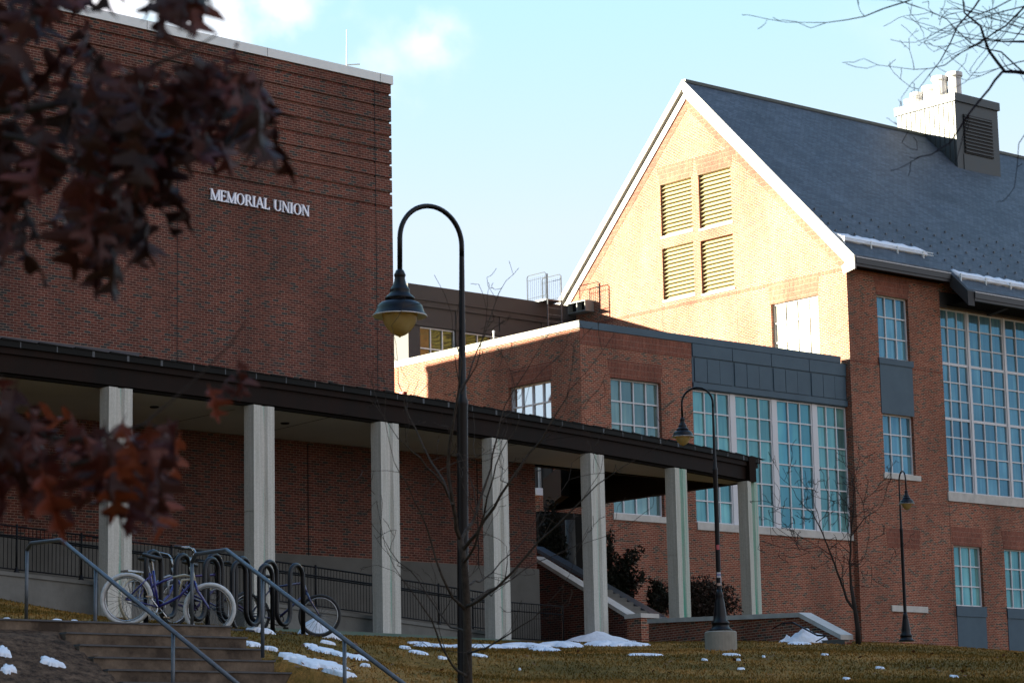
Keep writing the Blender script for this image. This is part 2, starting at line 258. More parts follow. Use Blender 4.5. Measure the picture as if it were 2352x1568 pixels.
# ---------------------------------------------------------------- mesh builder
class MB:
    def __init__(s, fr=fI): s.v = []; s.f = []; s.mi = []; s.fr = fr; s.cur = 0
    def pt(s, p): s.v.append(tuple(s.fr(p))); return len(s.v) - 1
    def face(s, pts): s.f.append([s.pt(p) for p in pts]); s.mi.append(s.cur)
    def fi(s, idx): s.f.append(list(idx)); s.mi.append(s.cur)
    def box(s, x0, x1, y0, y1, z0, z1):
        i = [s.pt(p) for p in ((x0, y0, z0), (x1, y0, z0), (x1, y1, z0), (x0, y1, z0), (x0, y0, z1), (x1, y0, z1), (x1, y1, z1), (x0, y1, z1))]
        for q in ((0, 3, 2, 1), (4, 5, 6, 7), (0, 1, 5, 4), (1, 2, 6, 5), (2, 3, 7, 6), (3, 0, 4, 7)): s.fi([i[k] for k in q])
        return s
    def loft(s, rings, closed_ring=True, caps=True):
        idx = [[s.pt(p) for p in r] for r in rings]; n = len(rings[0])
        for a, b in zip(idx, idx[1:]):
            for k in range(n if closed_ring else n - 1): s.fi((a[k], a[(k + 1) % n], b[(k + 1) % n], b[k]))
        if caps: s.fi(idx[0][::-1]); s.fi(idx[-1])
        return s
    def tube(s, path, rad, n=6, caps=True):
        path = [np.array(p, float) for p in path]
        if not hasattr(rad, '__len__'): rad = [rad] * len(path)
        rings = []; prev = None
        for i, p in enumerate(path):
            d = path[min(i + 1, len(path) - 1)] - path[max(i - 1, 0)]
            d = d / (np.linalg.norm(d) + 1e-9)
            if prev is None:
                a = np.cross(d, [0, 0, 1]);
                if np.linalg.norm(a) < .1: a = np.cross(d, [0, 1, 0])
            else: a = prev - d * (prev @ d)
            a /= np.linalg.norm(a) + 1e-9; prev = a; b = np.cross(d, a)
            rings.append([p + (a * cos(2 * pi * k / n) + b * sin(2 * pi * k / n)) * rad[i] for k in range(n)])
        return s.loft(rings, caps=caps)
    def lathe(s, prof, o=(0, 0, 0), n=24, caps=True):
        return s.loft([[(o[0] + r * cos(2 * pi * k / n), o[1] + r * sin(2 * pi * k / n), o[2] + z) for k in range(n)] for r, z in prof], caps=caps)
    def torus(s, c, ax, r, t, n=32, m=6):
        c = np.array(c, float); ax = np.array(ax, float); ax /= np.linalg.norm(ax); a = np.cross(ax, [0, 0, 1])
        if np.linalg.norm(a) < .1: a = np.cross(ax, [0, 1, 0])
        a /= np.linalg.norm(a); b = np.cross(ax, a); idx = []
        for i in range(n):
            d = a * cos(2 * pi * i / n) + b * sin(2 * pi * i / n)
            idx.append([s.pt(c + d * (r + t * cos(2 * pi * j / m)) + ax * t * sin(2 * pi * j / m)) for j in range(m)])
        for i in range(n):
            for j in range(m): s.fi((idx[i][j], idx[(i + 1) % n][j], idx[(i + 1) % n][(j + 1) % m], idx[i][(j + 1) % m]))
        return s
    def build(s, name, mats, parent=None, smooth=False, loc=None, rot=0):
        me = bpy.data.meshes.new(name); me.from_pydata(s.v, [], s.f)
        for m in (mats if isinstance(mats, (list, tuple)) else [mats]): me.materials.append(m)
        if any(s.mi): me.polygons.foreach_set('material_index', s.mi)
        if smooth: me.polygons.foreach_set('use_smooth', [True] * len(me.polygons))
        me.update()
        o = bpy.data.objects.new(name, me); COL.objects.link(o)
        if loc is not None: o.location = loc; o.rotation_euler = (0, 0, rot)
        if parent: o.parent = parent
        return o
def thing(name, label, cat, group=None, loc=(0, 0, 0), rot=0):
    o = bpy.data.objects.new(name, None); COL.objects.link(o); o.location = loc; o.rotation_euler = (0, 0, rot); o.empty_display_size = .3
    o['label'] = label; o['category'] = cat
    if group: o['group'] = group
    return o
def tag(o, label, cat, group=None, kind=None):
    o['label'] = label; o['category'] = cat
    if group: o['group'] = group
    if kind: o['kind'] = kind
    return o
def struct(o): o['kind'] = 'structure'; return o
def copy_tree(o, parent=None):
    c = o.copy(); COL.objects.link(c)
    if parent: c.parent = parent
    for ch in list(o.children): copy_tree(ch, c)
    return c

def wall(mb, u0, u1, z0, z1, holes, P, depth=.3, top=None):
    """a wall sheet with openings and their reveals; P(u, z, d) gives the point d behind the face; top(u) is an optional sloping top"""
    us = sorted({u0, u1, *[h[0] for h in holes], *[h[1] for h in holes], *([] if top is None else top[1])})
    for a, b in zip(us, us[1:]):
        hs = sorted([h for h in holes if h[0] <= a + 1e-6 and h[1] >= b - 1e-6], key=lambda h: h[2])
        z = z0
        for h in hs:
            if h[2] > z: mb.face([P(a, z, 0), P(b, z, 0), P(b, h[2], 0), P(a, h[2], 0)])
            z = h[3]
        ta, tb = (z1, z1) if top is None else (top[0](a), top[0](b))
        mb.face([P(a, z, 0), P(b, z, 0), P(b, tb, 0), P(a, ta, 0)])
    for (a, b, c, d) in holes:
        mb.face([P(a, c, 0), P(a, d, 0), P(a, d, depth), P(a, c, depth)])
        mb.face([P(b, c, 0), P(b, d, 0), P(b, d, depth), P(b, c, depth)])
        mb.face([P(a, c, 0), P(b, c, 0), P(b, c, depth), P(a, c, depth)])
        mb.face([P(a, d, 0), P(b, d, 0), P(b, d, depth), P(a, d, depth)])
def pbox(mb, P, u0, u1, z0, z1, d0, d1):
    i = [mb.pt(P(*p)) for p in ((u0, z0, d0), (u1, z0, d0), (u1, z0, d1), (u0, z0, d1), (u0, z1, d0), (u1, z1, d0), (u1, z1, d1), (u0, z1, d1))]
    for q in ((0, 3, 2, 1), (4, 5, 6, 7), (0, 1, 5, 4), (1, 2, 6, 5), (2, 3, 7, 6), (3, 0, 4, 7)): mb.fi([i[k] for k in q])
def window(parent, P, u0, u1, z0, z1, cols, rows, g, fm, d=.14, bar=.05, edge=.055, thick=()):
    mb = MB()
    for a, b in ((u0, u0 + edge), (u1 - edge, u1)): pbox(mb, P, a, b, z0, z1, d, d + .10)
    for a, b in ((z0, z0 + edge), (z1 - edge, z1)): pbox(mb, P, u0 + edge, u1 - edge, a, b, d, d + .10)
    zs = [z0 + (z1 - z0) * k / rows for k in range(rows + 1)]; xs = [u0 + (u1 - u0) * k / cols for k in range(cols + 1)]
    for x in xs[1:-1]: pbox(mb, P, x - bar / 2, x + bar / 2, z0 + edge, z1 - edge, d + .004, d + .09)
    for k, z in enumerate(zs[1:-1]):
        h = bar * (2.2 if (k + 1) in thick else 1)
        for a, b in zip(xs, xs[1:]):
            pbox(mb, P, a + (edge if a == u0 else bar / 2), b - (edge if b == u1 else bar / 2), z - h / 2, z + h / 2, d + .008, d + .09)
    f = mb.build('window', fm, parent)
    q = MB(); rp = random.Random(int(u0 * 91 + z0 * 17))
    for xa, xb in zip(xs, xs[1:]):
        for za, zb2 in zip(zs, zs[1:]):
            e = [rp.uniform(-.009, .009) for _ in range(3)]
            q.face([P(xa + .004, za + .004, d + .06), P(xb - .004, za + .004, d + .06 + e[0]), P(xb - .004, zb2 - .004, d + .06 + e[0] + e[1]), P(xa + .004, zb2 - .004, d + .06 + e[1])])
    pbox(q, P, u0 + .01, u1 - .01, z0 + .01, z1 - .01, d + .075, d + .08)
    q.build('pane', g, f)
    return f
def lintel(parent, P, u0, u1, z0, z1, fl=.12, m=None):
    mb = MB(); pts = [(u0 - .02, z0), (u1 + .02, z0), (u1 + fl, z1), (u0 - fl, z1)]
    a = [P(u, z, -.006) for u, z in pts]; b = [P(u, z, .05) for u, z in pts]
    mb.loft([a, b]); return mb.build('soldier_lintel', m or B_sold, parent)

# ================================================================= GROUND
CP = [(1068, 1806, 20.1), (1300, 1568, 30), (1800, 1568, 32), (2300, 1568, 32), (1655, 1492, 48), (1000, 1500, 50), (1400, 1492, 60), (885, 1462, 67),
      (1141, 1476, 69), (1365, 1484, 72), (1559, 1486, 75), (1720, 1484, 76), (1800, 1476, 63), (1950, 1480, 64), (2085, 1478, 68), (2352, 1512, 55), (2500, 1530, 55),
      (2250, 1500, 60), (2352, 1524, 75), (2250, 1508, 80), (2150, 1496, 85), (2400, 1530, 95), (2000, 1490, 90), (400, 1438, 35.2), (680, 1460, 38), (740, 1462, 38), (820, 1476, 42), (560, 1480, 34), (600, 1515, 32.6), (640, 1545, 31.8), (700, 1590, 30.5),
      (820, 1560, 32), (900, 1530, 37), (0, 1372, 58), (205, 1420, 58), (100, 1405, 45), (20, 1400, 40), (210, 1422, 38), 
      (-300, 1380, 45), (450, 1640, 29), (100, 1640, 26), (1100, 1700, 19), (1800, 1620, 25), (2300, 1640, 25), (500, 1445, 55), (700, 1462, 60), (300, 1440, 45)]
pts = [at(*c) for c in CP]
pts += [HF * a + HR * b + np.array([0, 0, z]) for a, b, z in ((0, 0, 0), (0, 8, 0), (0, -8, .1), (8, 0, .35), (8, 6, .3), (8, -5, .6), (-15, 0, -.5), (15, -8, 2.2), (15, 9, 1.0), (17, 0, 1.45), (17, 3, 1.35),
        (90, 0, 5.9), (95, 40, 3.6), (95, -30, 6.2), (75, 28, 3.6), (60, 30, 3.2), (75, -22, 6.3), (50, -20, 6), (30, 16, 2.4), (40, 20, 3), (25, -12, 3.4))]
pts = np.array(pts)
STEP0 = at(530, 1440, 33.5)                     # right end of the top step's nosing
def _k(r2): return .5 * r2 * np.log(r2 + 1e-9)
_n = len(pts); _A = np.zeros((_n + 3, _n + 3)); _d2 = ((pts[:, None, :2] - pts[None, :, :2]) ** 2).sum(-1)
_A[:_n, :_n] = _k(_d2) + np.eye(_n) * 1.2; _A[:_n, _n] = 1; _A[:_n, _n + 1:] = pts[:, :2]; _A[_n, :_n] = 1; _A[_n + 1:, :_n] = pts[:, :2].T
_w = np.linalg.solve(_A, np.concatenate([pts[:, 2], [0, 0, 0]]))
def ground(x, y):
    x = np.asarray(x, float); y = np.asarray(y, float); s = x.shape; q = np.stack([x.ravel(), y.ravel()], 1)
    out = np.zeros(len(q))
    for i in range(0, len(q), 20000):
        c = q[i:i + 20000]; d2 = ((c[:, None] - pts[None, :, :2]) ** 2).sum(-1); out[i:i + 20000] = _k(d2) @ _w[:_n] + _w[_n] + c @ _w[_n + 1:]
    r = q @ np.stack([HF[:2], HR[:2]], 1)          # forward, right
    far = np.clip((np.abs(r[:, 1]) - 32) / 30, 0, 1) ; far = np.maximum(far, np.clip((r[:, 0] - 95) / 30, 0, 1)); far = np.maximum(far, np.clip((-10 - r[:, 0]) / 20, 0, 1))
    base = np.clip(r[:, 0] * .075, -.8, 5.2)
    far = far * far * (3 - 2 * far)
    g_ = np.clip(out, -2, 8) * (1 - far) + base * far
    pl = STEP0[2] - .10 + np.minimum(0, (q[:, 1] - STEP0[1]) * .165 / .32 * .93) + .10 * np.clip(-(q[:, 1] - STEP0[1]) / .5, 0, 1)
    wb_ = np.clip((q[:, 0] - (STEP0[0] - 12)) / 3, 0, 1) * (q[:, 0] < STEP0[0] - 2.6) * np.clip((q[:, 1] - (STEP0[1] - 7)) / 3, 0, 1) * np.clip((STEP0[1] + .8 - q[:, 1]) / .6, 0, 1)
    g_ = g_ * (1 - wb_) + pl * wb_
    i = (q[:, 0] > STEP0[0] - 2.6) & (q[:, 0] < STEP0[0] - .02) & (q[:, 1] < STEP0[1] + .75) & (q[:, 1] > STEP0[1] - 4.2)
    g_[i] = np.minimum(g_[i], STEP0[2] - .28 + np.minimum(0, (q[i, 1] - STEP0[1]) * .165 / .32))
    return g_.reshape(s)
def gz(p): return float(ground(p[0], p[1]))
def hit(x, y, d0=18, d1=80):
    ds = np.linspace(d0, d1, 600); P = EYE + ray(x, y)[None] * ds[:, None]; g = ground(P[:, 0], P[:, 1]); k = np.argmax(P[:, 2] < g)
    return P[k] if (P[:, 2] < g).any() else None

def grid_sheet(name, m):
    a = np.concatenate([[-600, -200, -80, -30, -12], np.arange(-6, 25, .7), np.arange(25, 36, .22), np.arange(36, 96, .6), [100, 112, 130, 170, 300, 900]])
    b = np.concatenate([[-700, -250, -110, -70, -50, -40], np.arange(-32, -8, .7), np.arange(-8, -1.5, .2), np.arange(-1.5, 34, .65), [40, 50, 70, 110, 250, 700]])
    A, Bq = np.meshgrid(a, b, indexing='ij'); X = HF[0] * A + HR[0] * Bq; Y = HF[1] * A + HR[1] * Bq; Z = ground(X, Y)
    ny = len(b); v = np.stack([X.ravel(), Y.ravel(), Z.ravel()], 1)
    f = [(i * ny + j, i * ny + j + 1, (i + 1) * ny + j + 1, (i + 1) * ny + j) for i in range(len(a) - 1) for j in range(ny - 1)]
    me = bpy.data.meshes.new(name); me.from_pydata(v.tolist(), [], f); me.polygons.foreach_set('use_smooth', [True] * len(f)); me.materials.append(m)
    o = bpy.data.objects.new(name, me); COL.objects.link(o); return o
def lawn_mat():
    m = bpy.data.materials.new('winter_lawn'); m.use_nodes = True; t = m.node_tree; l = t.links.new; b = t.nodes['Principled BSDF']
    g = N(t, 'ShaderNodeNewGeometry')
    def nz(s, d=6, r=.6):
        n = N(t, 'ShaderNodeTexNoise'); n.inputs['Scale'].default_value = s; n.inputs['Detail'].default_value = d; n.inputs['Roughness'].default_value = r; l(g.outputs['Position'], n.inputs['Vector']); return n.outputs[0]
    cr = N(t, 'ShaderNodeValToRGB'); e = cr.color_ramp.elements; e[0].position = .3; e[0].color = (.052, .043, .008, 1); e[1].position = .62; e[1].color = (.30, .16, .045, 1)
    e2 = cr.color_ramp.elements.new(.5); e2.color = (.14, .088, .019, 1)
    mixn = N(t, 'ShaderNodeMath', operation='MULTIPLY_ADD'); l(nz(9), mixn.inputs[0]); mixn.inputs[1].default_value = .55
    k = N(t, 'ShaderNodeMath', operation='MULTIPLY'); l(nz(.28, 5, .7), k.inputs[0]); k.inputs[1].default_value = .85; l(k.outputs[0], mixn.inputs[2]); sb_ = N(t, 'ShaderNodeMath', operation='SUBTRACT'); sb_.inputs[1].default_value = .19; l(mixn.outputs[0], sb_.inputs[0]); l(sb_.outputs[0], cr.inputs[0])
    # bare mulch bank left of the steps
    sx = N(t, 'ShaderNodeSeparateXYZ'); l(g.outputs['Position'], sx.inputs[0])
    prev_ = None
    for ax, lo, hi in ((0, STEP0[0] - 2.3, STEP0[0] - 2.6), (1, STEP0[1] + .12, STEP0[1] - .05), (1, STEP0[1] - 6.5, STEP0[1] - 5), (0, STEP0[0] - 12, STEP0[0] - 10)):
        ms = N(t, 'ShaderNodeMapRange', interpolation_type='SMOOTHSTEP'); ms.inputs['From Min'].default_value = lo; ms.inputs['From Max'].default_value = hi; l(sx.outputs[ax], ms.inputs['Value'])
        if prev_ is not None:
            pm = N(t, 'ShaderNodeMath', operation='MULTIPLY'); l(prev_.outputs[0], pm.inputs[0]); l(ms.outputs[0], pm.inputs[1]); ms = pm
        prev_ = ms
    mc = N(t, 'ShaderNodeValToRGB'); ee = mc.color_ramp.elements; ee[0].color = (.020, .012, .008, 1); ee[1].color = (.20, .125, .08, 1); ee[0].position = .38; ee[1].position = .72; l(nz(7, 8, .8), mc.inputs[0])
    x = N(t, 'ShaderNodeMix', data_type='RGBA'); l(ms.outputs[0], x.inputs['Factor']); l(cr.outputs[0], x.inputs['A']); l(mc.outputs[0], x.inputs['B']); l(x.outputs['Result'], b.inputs['Base Color'])
    b.inputs['Roughness'].default_value = .95; b.inputs['Specular IOR Level'].default_value = .1
    bp = N(t, 'ShaderNodeBump'); bp.inputs['Strength'].default_value = .8; bp.inputs['Distance'].default_value = .05; l(nz(40, 3), bp.inputs['Height']); l(bp.outputs[0], b.inputs['Normal'])
    return m
M_lawn = lawn_mat()
struct(grid_sheet('ground', M_lawn))

# grass blades over the part of the lawn one sees
def grass():
    rs = np.random.RandomState(3); n = 150000
    d = 19 + 55 * rs.rand(n) ** 1.3; xx = (rs.rand(n) * 2600 - 120); la = (xx - 1176) / FP * d * 1.02
    X = HF[0] * d + HR[0] * la; Y = HF[1] * d + HR[1] * la
    keep = ~((X < STEP0[0] + .15) & (Y < STEP0[1] + .4) & (Y > STEP0[1] - 6))
    mq = X * TM[0] + Y * TM[1], X * NM[0] + Y * NM[1]
    s = mq[0] - 35.04; keep &= mq[1] < 51.15 + .05 * s + .0038 * s * s - 1.0
    P2 = np.stack([X, Y], 1)
    for c, a_, b_ in SNOWED:
        q_ = P2 - c[:2]; keep &= ((q_ @ HR[:2] / a_) ** 2 + (q_ @ HF[:2] / b_) ** 2) > .62
    X, Y, d = X[keep], Y[keep], d[keep]; n = len(X); Z = ground(X, Y)
    h = .018 + .03 * rs.rand(n); a = rs.rand(n) * 2 * pi; wd = .006 + d * .00022; lx = rs.randn(n) * .025; ly = rs.randn(n) * .025
    v = np.zeros((n, 3, 3)); v[:, 0] = np.stack([X - np.cos(a) * wd, Y - np.sin(a) * wd, Z - .01], 1); v[:, 1] = np.stack([X + np.cos(a) * wd, Y + np.sin(a) * wd, Z - .01], 1)
    v[:, 2] = np.stack([X + lx, Y + ly, Z + h], 1)
    me = bpy.data.meshes.new('grass'); me.vertices.add(3 * n); me.vertices.foreach_set('co', v.ravel()); me.loops.add(3 * n); me.loops.foreach_set('vertex_index', np.arange(3 * n))
    me.polygons.add(n); me.polygons.foreach_set('loop_start', np.arange(n) * 3); me.update(calc_edges=True); me.materials.append(M_lawn)
    o = bpy.data.objects.new('grass', me); COL.objects.link(o); tag(o, 'short olive and straw coloured winter grass on the sloping lawn', 'grass', kind='stuff')

# ================================================================= LEFT HALL (brick, with the lettering)
rnd = random.Random(5)
hall = thing('brick_hall', 'large windowless dark brick hall with white metal lettering behind the covered walkway', 'building')
NW = 55.84
TC = 47.89
zt = 22.2
notch = [on_m(905, y)[2] for y in (220, 252, 284, 316, 348, 381, 413, 446, 478)]
prof = []; z = 12.0
for zn in sorted(notch):
    prof += [(z, 0), (zn - .034, 0), (zn - .034, .045), (zn + .034, .045)]; z = zn + .034
prof += [(z, 0), (zt, 0)]
mb = MB(fM)
out = [(-70, NW, 0), (TC, NW, 0), (TC, NW + 31.5, 0), (-70, NW + 31.5, 0)]
rings = []
for z, d in prof: rings.append([(-70, NW + d, z), (TC - d, NW + d, z), (TC - d, NW + 31.5, z), (-70, NW + 31.5, z)])
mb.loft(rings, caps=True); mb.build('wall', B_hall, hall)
mb = MB(fM); mb.box(-70, TC + .05, NW - .05, NW + 31.55, zt + .002, zt + .26); cp = mb.build('coping', M_cope, hall)
mb = MB(fM)
for x in (TC - .45, TC - 4.6, TC - 8.7, TC - 12.8, TC - 16.9): mb.box(x, x + .012, NW - .056, NW - .049, zt + .01, zt + .255)
mb.build('joint_line', M_grate, cp)
# lower storey and its single-storey wing under the canopy
mb = MB(fM); mb.box(-70, 53.4, NW + .012, NW + 17, 5.0, 12.0); mb.box(TC + .001, 53.4, NW + .012, NW + 17, 12.0, 12.75); mb.build('lower_wall', B_hall, hall)
mb = MB(fM); mb.box(TC + .02, 53.45, NW - .03, NW + 17.05, 12.752, 12.86); mb.build('wing_coping', M_cope, hall)
zc = on_m(930, 1288)[2]
mb = MB(fM); mb.box(-70, 53.44, NW - .04, NW + .01, 4.9, zc); mb.build('foundation', M_concd, hall)
for x, z1, z0 in ((on_m(862, 400)[0], zt - .002, 11.4), (on_m(407, 600)[0], 18.6, 11.4)): mb = MB(fM); mb.box(x - .012, x + .012, NW - .003, NW + .03, z0, z1); mb.build('expansion_joint', M_joint, hall)
for x in (on_m(708, 1150)[0], on_m(1098, 1200)[0]): mb = MB(fM); mb.box(x - .012, x + .012, NW - .003, NW + .03, zc, 11.35); mb.build('expansion_joint', M_joint, hall)
mb = MB(fM); mb.box(-20, on_m(314, 813)[0], NW - .12, NW - .001, 12.75, 13.3); mb.build('wall_flashing', mat('purple_grey_flashing', (.05, .048, .062), .5, .2), hall)

# lettering
def stroke(a, b, wd): return ('s', a, b, wd)
T_, H_ = .085, .20      # thin and thick stroke as a fraction of the cap height
def serif(x, y, w): return ('b', x - w / 2, y - .0, w, .055 if y < .5 else -.055)
GL = {
 'M': (1.12, [stroke((.14, 0), (.14, 1), T_), stroke((.14, 1), (.56, .0), H_), stroke((.56, .0), (.96, 1), T_), stroke((.96, 0), (.96, 1), H_), serif(.14, 0, .3), serif(.12, 1, .28), serif(.96, 0, .36), serif(1.0, 1, .28)]),
 'E': (.78, [stroke((.18, 0), (.18, 1), H_), stroke((.1, .97), (.66, .97), T_), stroke((.1, .03), (.7, .03), T_), stroke((.2, .52), (.52, .52), T_), stroke((.64, 1), (.64, .8), T_), stroke((.69, 0), (.69, .22), T_), stroke((.52, .62), (.52, .42), T_)]),
 'O': (1.02, [('o', .5, .5, .46, .52)]),
 'R': (.9, [stroke((.18, 0), (.18, 1), H_), stroke((.1, .97), (.5, .97), T_), stroke((.2, .5), (.5, .5), T_), ('c', .46, .735, .24, .27), stroke((.42, .5), (.82, 0), H_), serif(.18, 0, .34), serif(.84, 0, .18)]),
 'I': (.42, [stroke((.2, 0), (.2, 1), H_), serif(.2, 0, .36), serif(.2, 1, .36)]),
 'A': (.95, [stroke((.12, 0), (.46, 1), T_), stroke((.46, 1), (.8, 0), H_), stroke((.24, .34), (.66, .34), T_), serif(.12, 0, .28), serif(.82, 0, .32)]),
 'L': (.74, [stroke((.18, 0), (.18, 1), H_), stroke((.1, .03), (.64, .03), T_), stroke((.64, 0), (.64, .24), T_), serif(.18, 1, .36)]),
 'U': (.98, [stroke((.2, .3), (.2, 1), H_), stroke((.8, .3), (.8, 1), T_), ('u', .5, .3, .3, .3), serif(.2, 1, .34), serif(.8, 1, .28)]),
 'N': (1.0, [stroke((.16, 0), (.16, 1), T_), stroke((.16, 1), (.82, 0), H_), stroke((.82, 0), (.82, 1), T_), serif(.16, 0, .28), serif(.12, 1, .26), serif(.82, 1, .28)]),
}
def letter(ch, x0, z0, h, parent):
    mb = MB(fM); D0, D1 = NW - .075, NW - .02; lay = [0]
    def poly(pl):
        e = lay[0] * .0012; lay[0] += 1
        a = [(x0 + p[0] * h * .96, D0 - e, z0 + p[1] * h) for p in pl]; b = [(x0 + p[0] * h * .96, D1 + e, z0 + p[1] * h) for p in pl]
        mb.loft([a, b])
    def arc(cx, cy, rx, ry, a0, a1, n, tn=T_, tk=H_):
        for i in range(n):
            p = []
            for a in (a0 + (a1 - a0) * i / n, a0 + (a1 - a0) * (i + 1) / n):
                wd = tn + (tk - tn) * abs(cos(a)) ** 1.5
                p.append(((cx + rx * cos(a), cy + ry * sin(a)), (cx + (rx - wd) * cos(a), cy + (ry - wd * .75) * sin(a))))
            poly([p[0][0], p[1][0], p[1][1], p[0][1]]); lay[0] -= 1
        lay[0] += 1
    for s in GL[ch][1]:
        if s[0] == 's':
            (ax, ay), (bx, by), wd = s[1:]
            if abs(ay - by) < .01: poly([(ax, ay - wd / 2), (bx, ay - wd / 2), (bx, ay + wd / 2), (ax, ay + wd / 2)])
            else: poly([(ax - wd / 2, ay), (ax + wd / 2, ay), (bx + wd / 2, by), (bx - wd / 2, by)])
        elif s[0] == 'b': _, x, y, wd, hh = s; poly([(x, min(y, y + hh)), (x + wd, min(y, y + hh)), (x + wd, max(y, y + hh)), (x, max(y, y + hh))])
        elif s[0] == 'o': arc(s[1], s[2], s[3], s[4], 0, 2 * pi, 22)
        elif s[0] == 'c': arc(s[1], s[2], s[3], s[4], -pi / 2, pi / 2, 9)
        elif s[0] == 'u': arc(s[1], s[2], s[3] + .09, s[4], pi, 2 * pi, 10, T_, .17)
    return mb.build('sign_letter', M_sign, parent)
a_, b_ = on_m(480, 459), on_m(708, 499)
txt = 'MEMORIAL UNION'; hl = .31
adv = [.42 if c == ' ' else GL[c][0] * .96 for c in txt]; tot = sum(adv) * hl
sc_x = (b_[0] - a_[0]) / tot
x = a_[0]; zb = (a_[2] + b_[2]) / 2 + .0
for c, a in zip(txt, adv):
    if c != ' ': letter(c, x, zb, hl, hall)
    x += a * hl * sc_x
# lightning rod and small aerial on the roof edge
rod = thing('lightning_rod', 'thin pale lightning rod with a short slanting arm on the white roof edge', 'rod')
p = fM(on_m(796, 152, NW + .1)); q = fM(on_m(796, 68, NW + .1)); mb = MB(); mb.tube([p + [0, 0, -.1], q], [.018, .009]); mb.build('mast', M_framew, rod)
q2 = fM(on_m(826, 148, NW + .1)); mb = MB(); mb.tube([p + [0, 0, .03], q2], .018); mb.build('arm', M_framew, rod)

# ================================================================= CANOPY (covered walkway)
ZS = 11.39
def cn(s): return 51.15 + .05 * s + .0038 * s * s if s > -6.6 else 51.15 + .05 * -6.6 + .0038 * 43.56
def ctan(s): return math.atan(.05 + .0076 * max(s, -6.6))
def cpos(s, off=0, z=0):   # off: positive = outwards from the hall
    a = ctan(s); return fM((35.04 + s - (-sin(a)) * -off * 1.0 * 1.0, cn(s) - cos(a) * off, z)) if False else fM((35.04 + s + sin(a) * off, cn(s) - cos(a) * off, z))
SE = 27.75
can = thing('covered_walkway', 'long curved walkway roof with dark bronze fascia on pale concrete columns', 'canopy')
SS = [-60, -40, -20] + [-8 + k * 1.5 for k in range(24)] + [SE]
SS = sorted(set([s for s in SS if s <= SE]))
XE = 60.2
def band(o0, o1, z0, z1, name, m, send=SE, closed=True):
    mb = MB(); ss = [s for s in SS if s < send] + [send]
    mb.loft([[cpos(s, o0, z0), cpos(s, o1, z0), cpos(s, o1, z1), cpos(s, o0, z1)] for s in ss]); return mb.build(name, m, can)
band(-.15, .0, ZS + .002, ZS + .07, 'drip_edge', M_black)
band(-.30, .10, ZS + .07, ZS + .50, 'fascia', M_bronze)
band(-.30, .17, ZS + .502, ZS + .655, 'fascia_step', M_bronze, SE + .06)
band(-.30, .235, ZS + .657, ZS + .80, 'roof_edge', M_bronze2, SE + .12)
mb = MB()
k = -9.
while k < SE:
    wd = .03 if rnd.random() < .6 else .07
    mb.loft([[cpos(s, .23, ZS + .66), cpos(s, .239, ZS + .66), cpos(s, .239, ZS + .803), cpos(s, .23, ZS + .803)] for s in (k, k + wd)]); k += 1.02
mb.build('seam_marks', M_seam, can)
mb = MB()
k = -9.5
while k < SE - .5:   # the lapped shingle ends that show as a fine sawtooth on the edge
    mb.loft([[cpos(k, .20, ZS + .803), cpos(k, .26, ZS + .803), cpos(k, .26, ZS + .845), cpos(k, .1, ZS + .83)], [cpos(k + .97, .20, ZS + .803), cpos(k + .97, .26, ZS + .803), cpos(k + .97, .26, ZS + .815), cpos(k + .97, .1, ZS + .81)]]); k += 1.02
mb.build('roof_lap', M_bronze2, can)
# soffit out to the hall wall (or as deep beyond its end), and the roof above
mb = MB()
def inner(s): return fM((35.04 + s, NW - .05, 0))
ss = [s for s in SS if 35.04 + s < 53.4] + [53.4 - 35.04]
for a, b in zip(ss, ss[1:]):
    mb.face([cpos(a, -.14, ZS + .004), cpos(b, -.14, ZS + .004), inner(b) + [0, 0, ZS + .004], inner(a) + [0, 0, ZS + .004]])
ss2 = [53.4 - 35.04] + [s for s in SS if 53.4 - 35.04 < s < SE - .2] + [SE - .3]
def inn2(s):
    f = (s - 18.36) / (SE - .3 - 18.36); n1 = NW - .05 + f * .25; return fM((35.04 + s, max(n1, cn(s) + .25), 0))
for a, b in zip(ss2, ss2[1:]):
    mb.face([cpos(a, -.14, ZS + .004), cpos(b, -.14, ZS + .004), inn2(b) + [0, 0, ZS + .004], inn2(a) + [0, 0, ZS + .004]])
mb.build('soffit', M_soff, can)
mb = MB()
for x, y0, x2, y2 in ((590, 1000, 800, 948), (1118, 1033, 1330, 1000), (590 - 250, 985, 540, 940)):
    p, q = on_z(x, y0 - 3, ZS), on_z(x2, y2, ZS)
    d = (q - p) / np.linalg.norm(q - p); nn = np.array([-d[1], d[0], 0]) * .012
    mb.loft([[p - nn + [0, 0, -.002], p + nn + [0, 0, -.002], p + nn + [0, 0, .003], p - nn + [0, 0, .003]], [q - nn + [0, 0, -.002], q + nn + [0, 0, -.002], q + nn + [0, 0, .003], q - nn + [0, 0, .003]]])
mb.build('soffit_joint', M_joint, can)
mb = MB()
for a, b in zip(SS, SS[1:]):
    ia, ib = (inner(a), inner(b)) if 35.04 + b < 53.5 else (fM((35.04 + a, NW + 1, 0)), fM((35.04 + b, NW + 1, 0)))
    mb.face([cpos(a, .2, ZS + .79), cpos(b, .2, ZS + .79), ib + [0, 0, 12.5], ia + [0, 0, 12.5]])
mb.build('roof', M_bronze2, can)
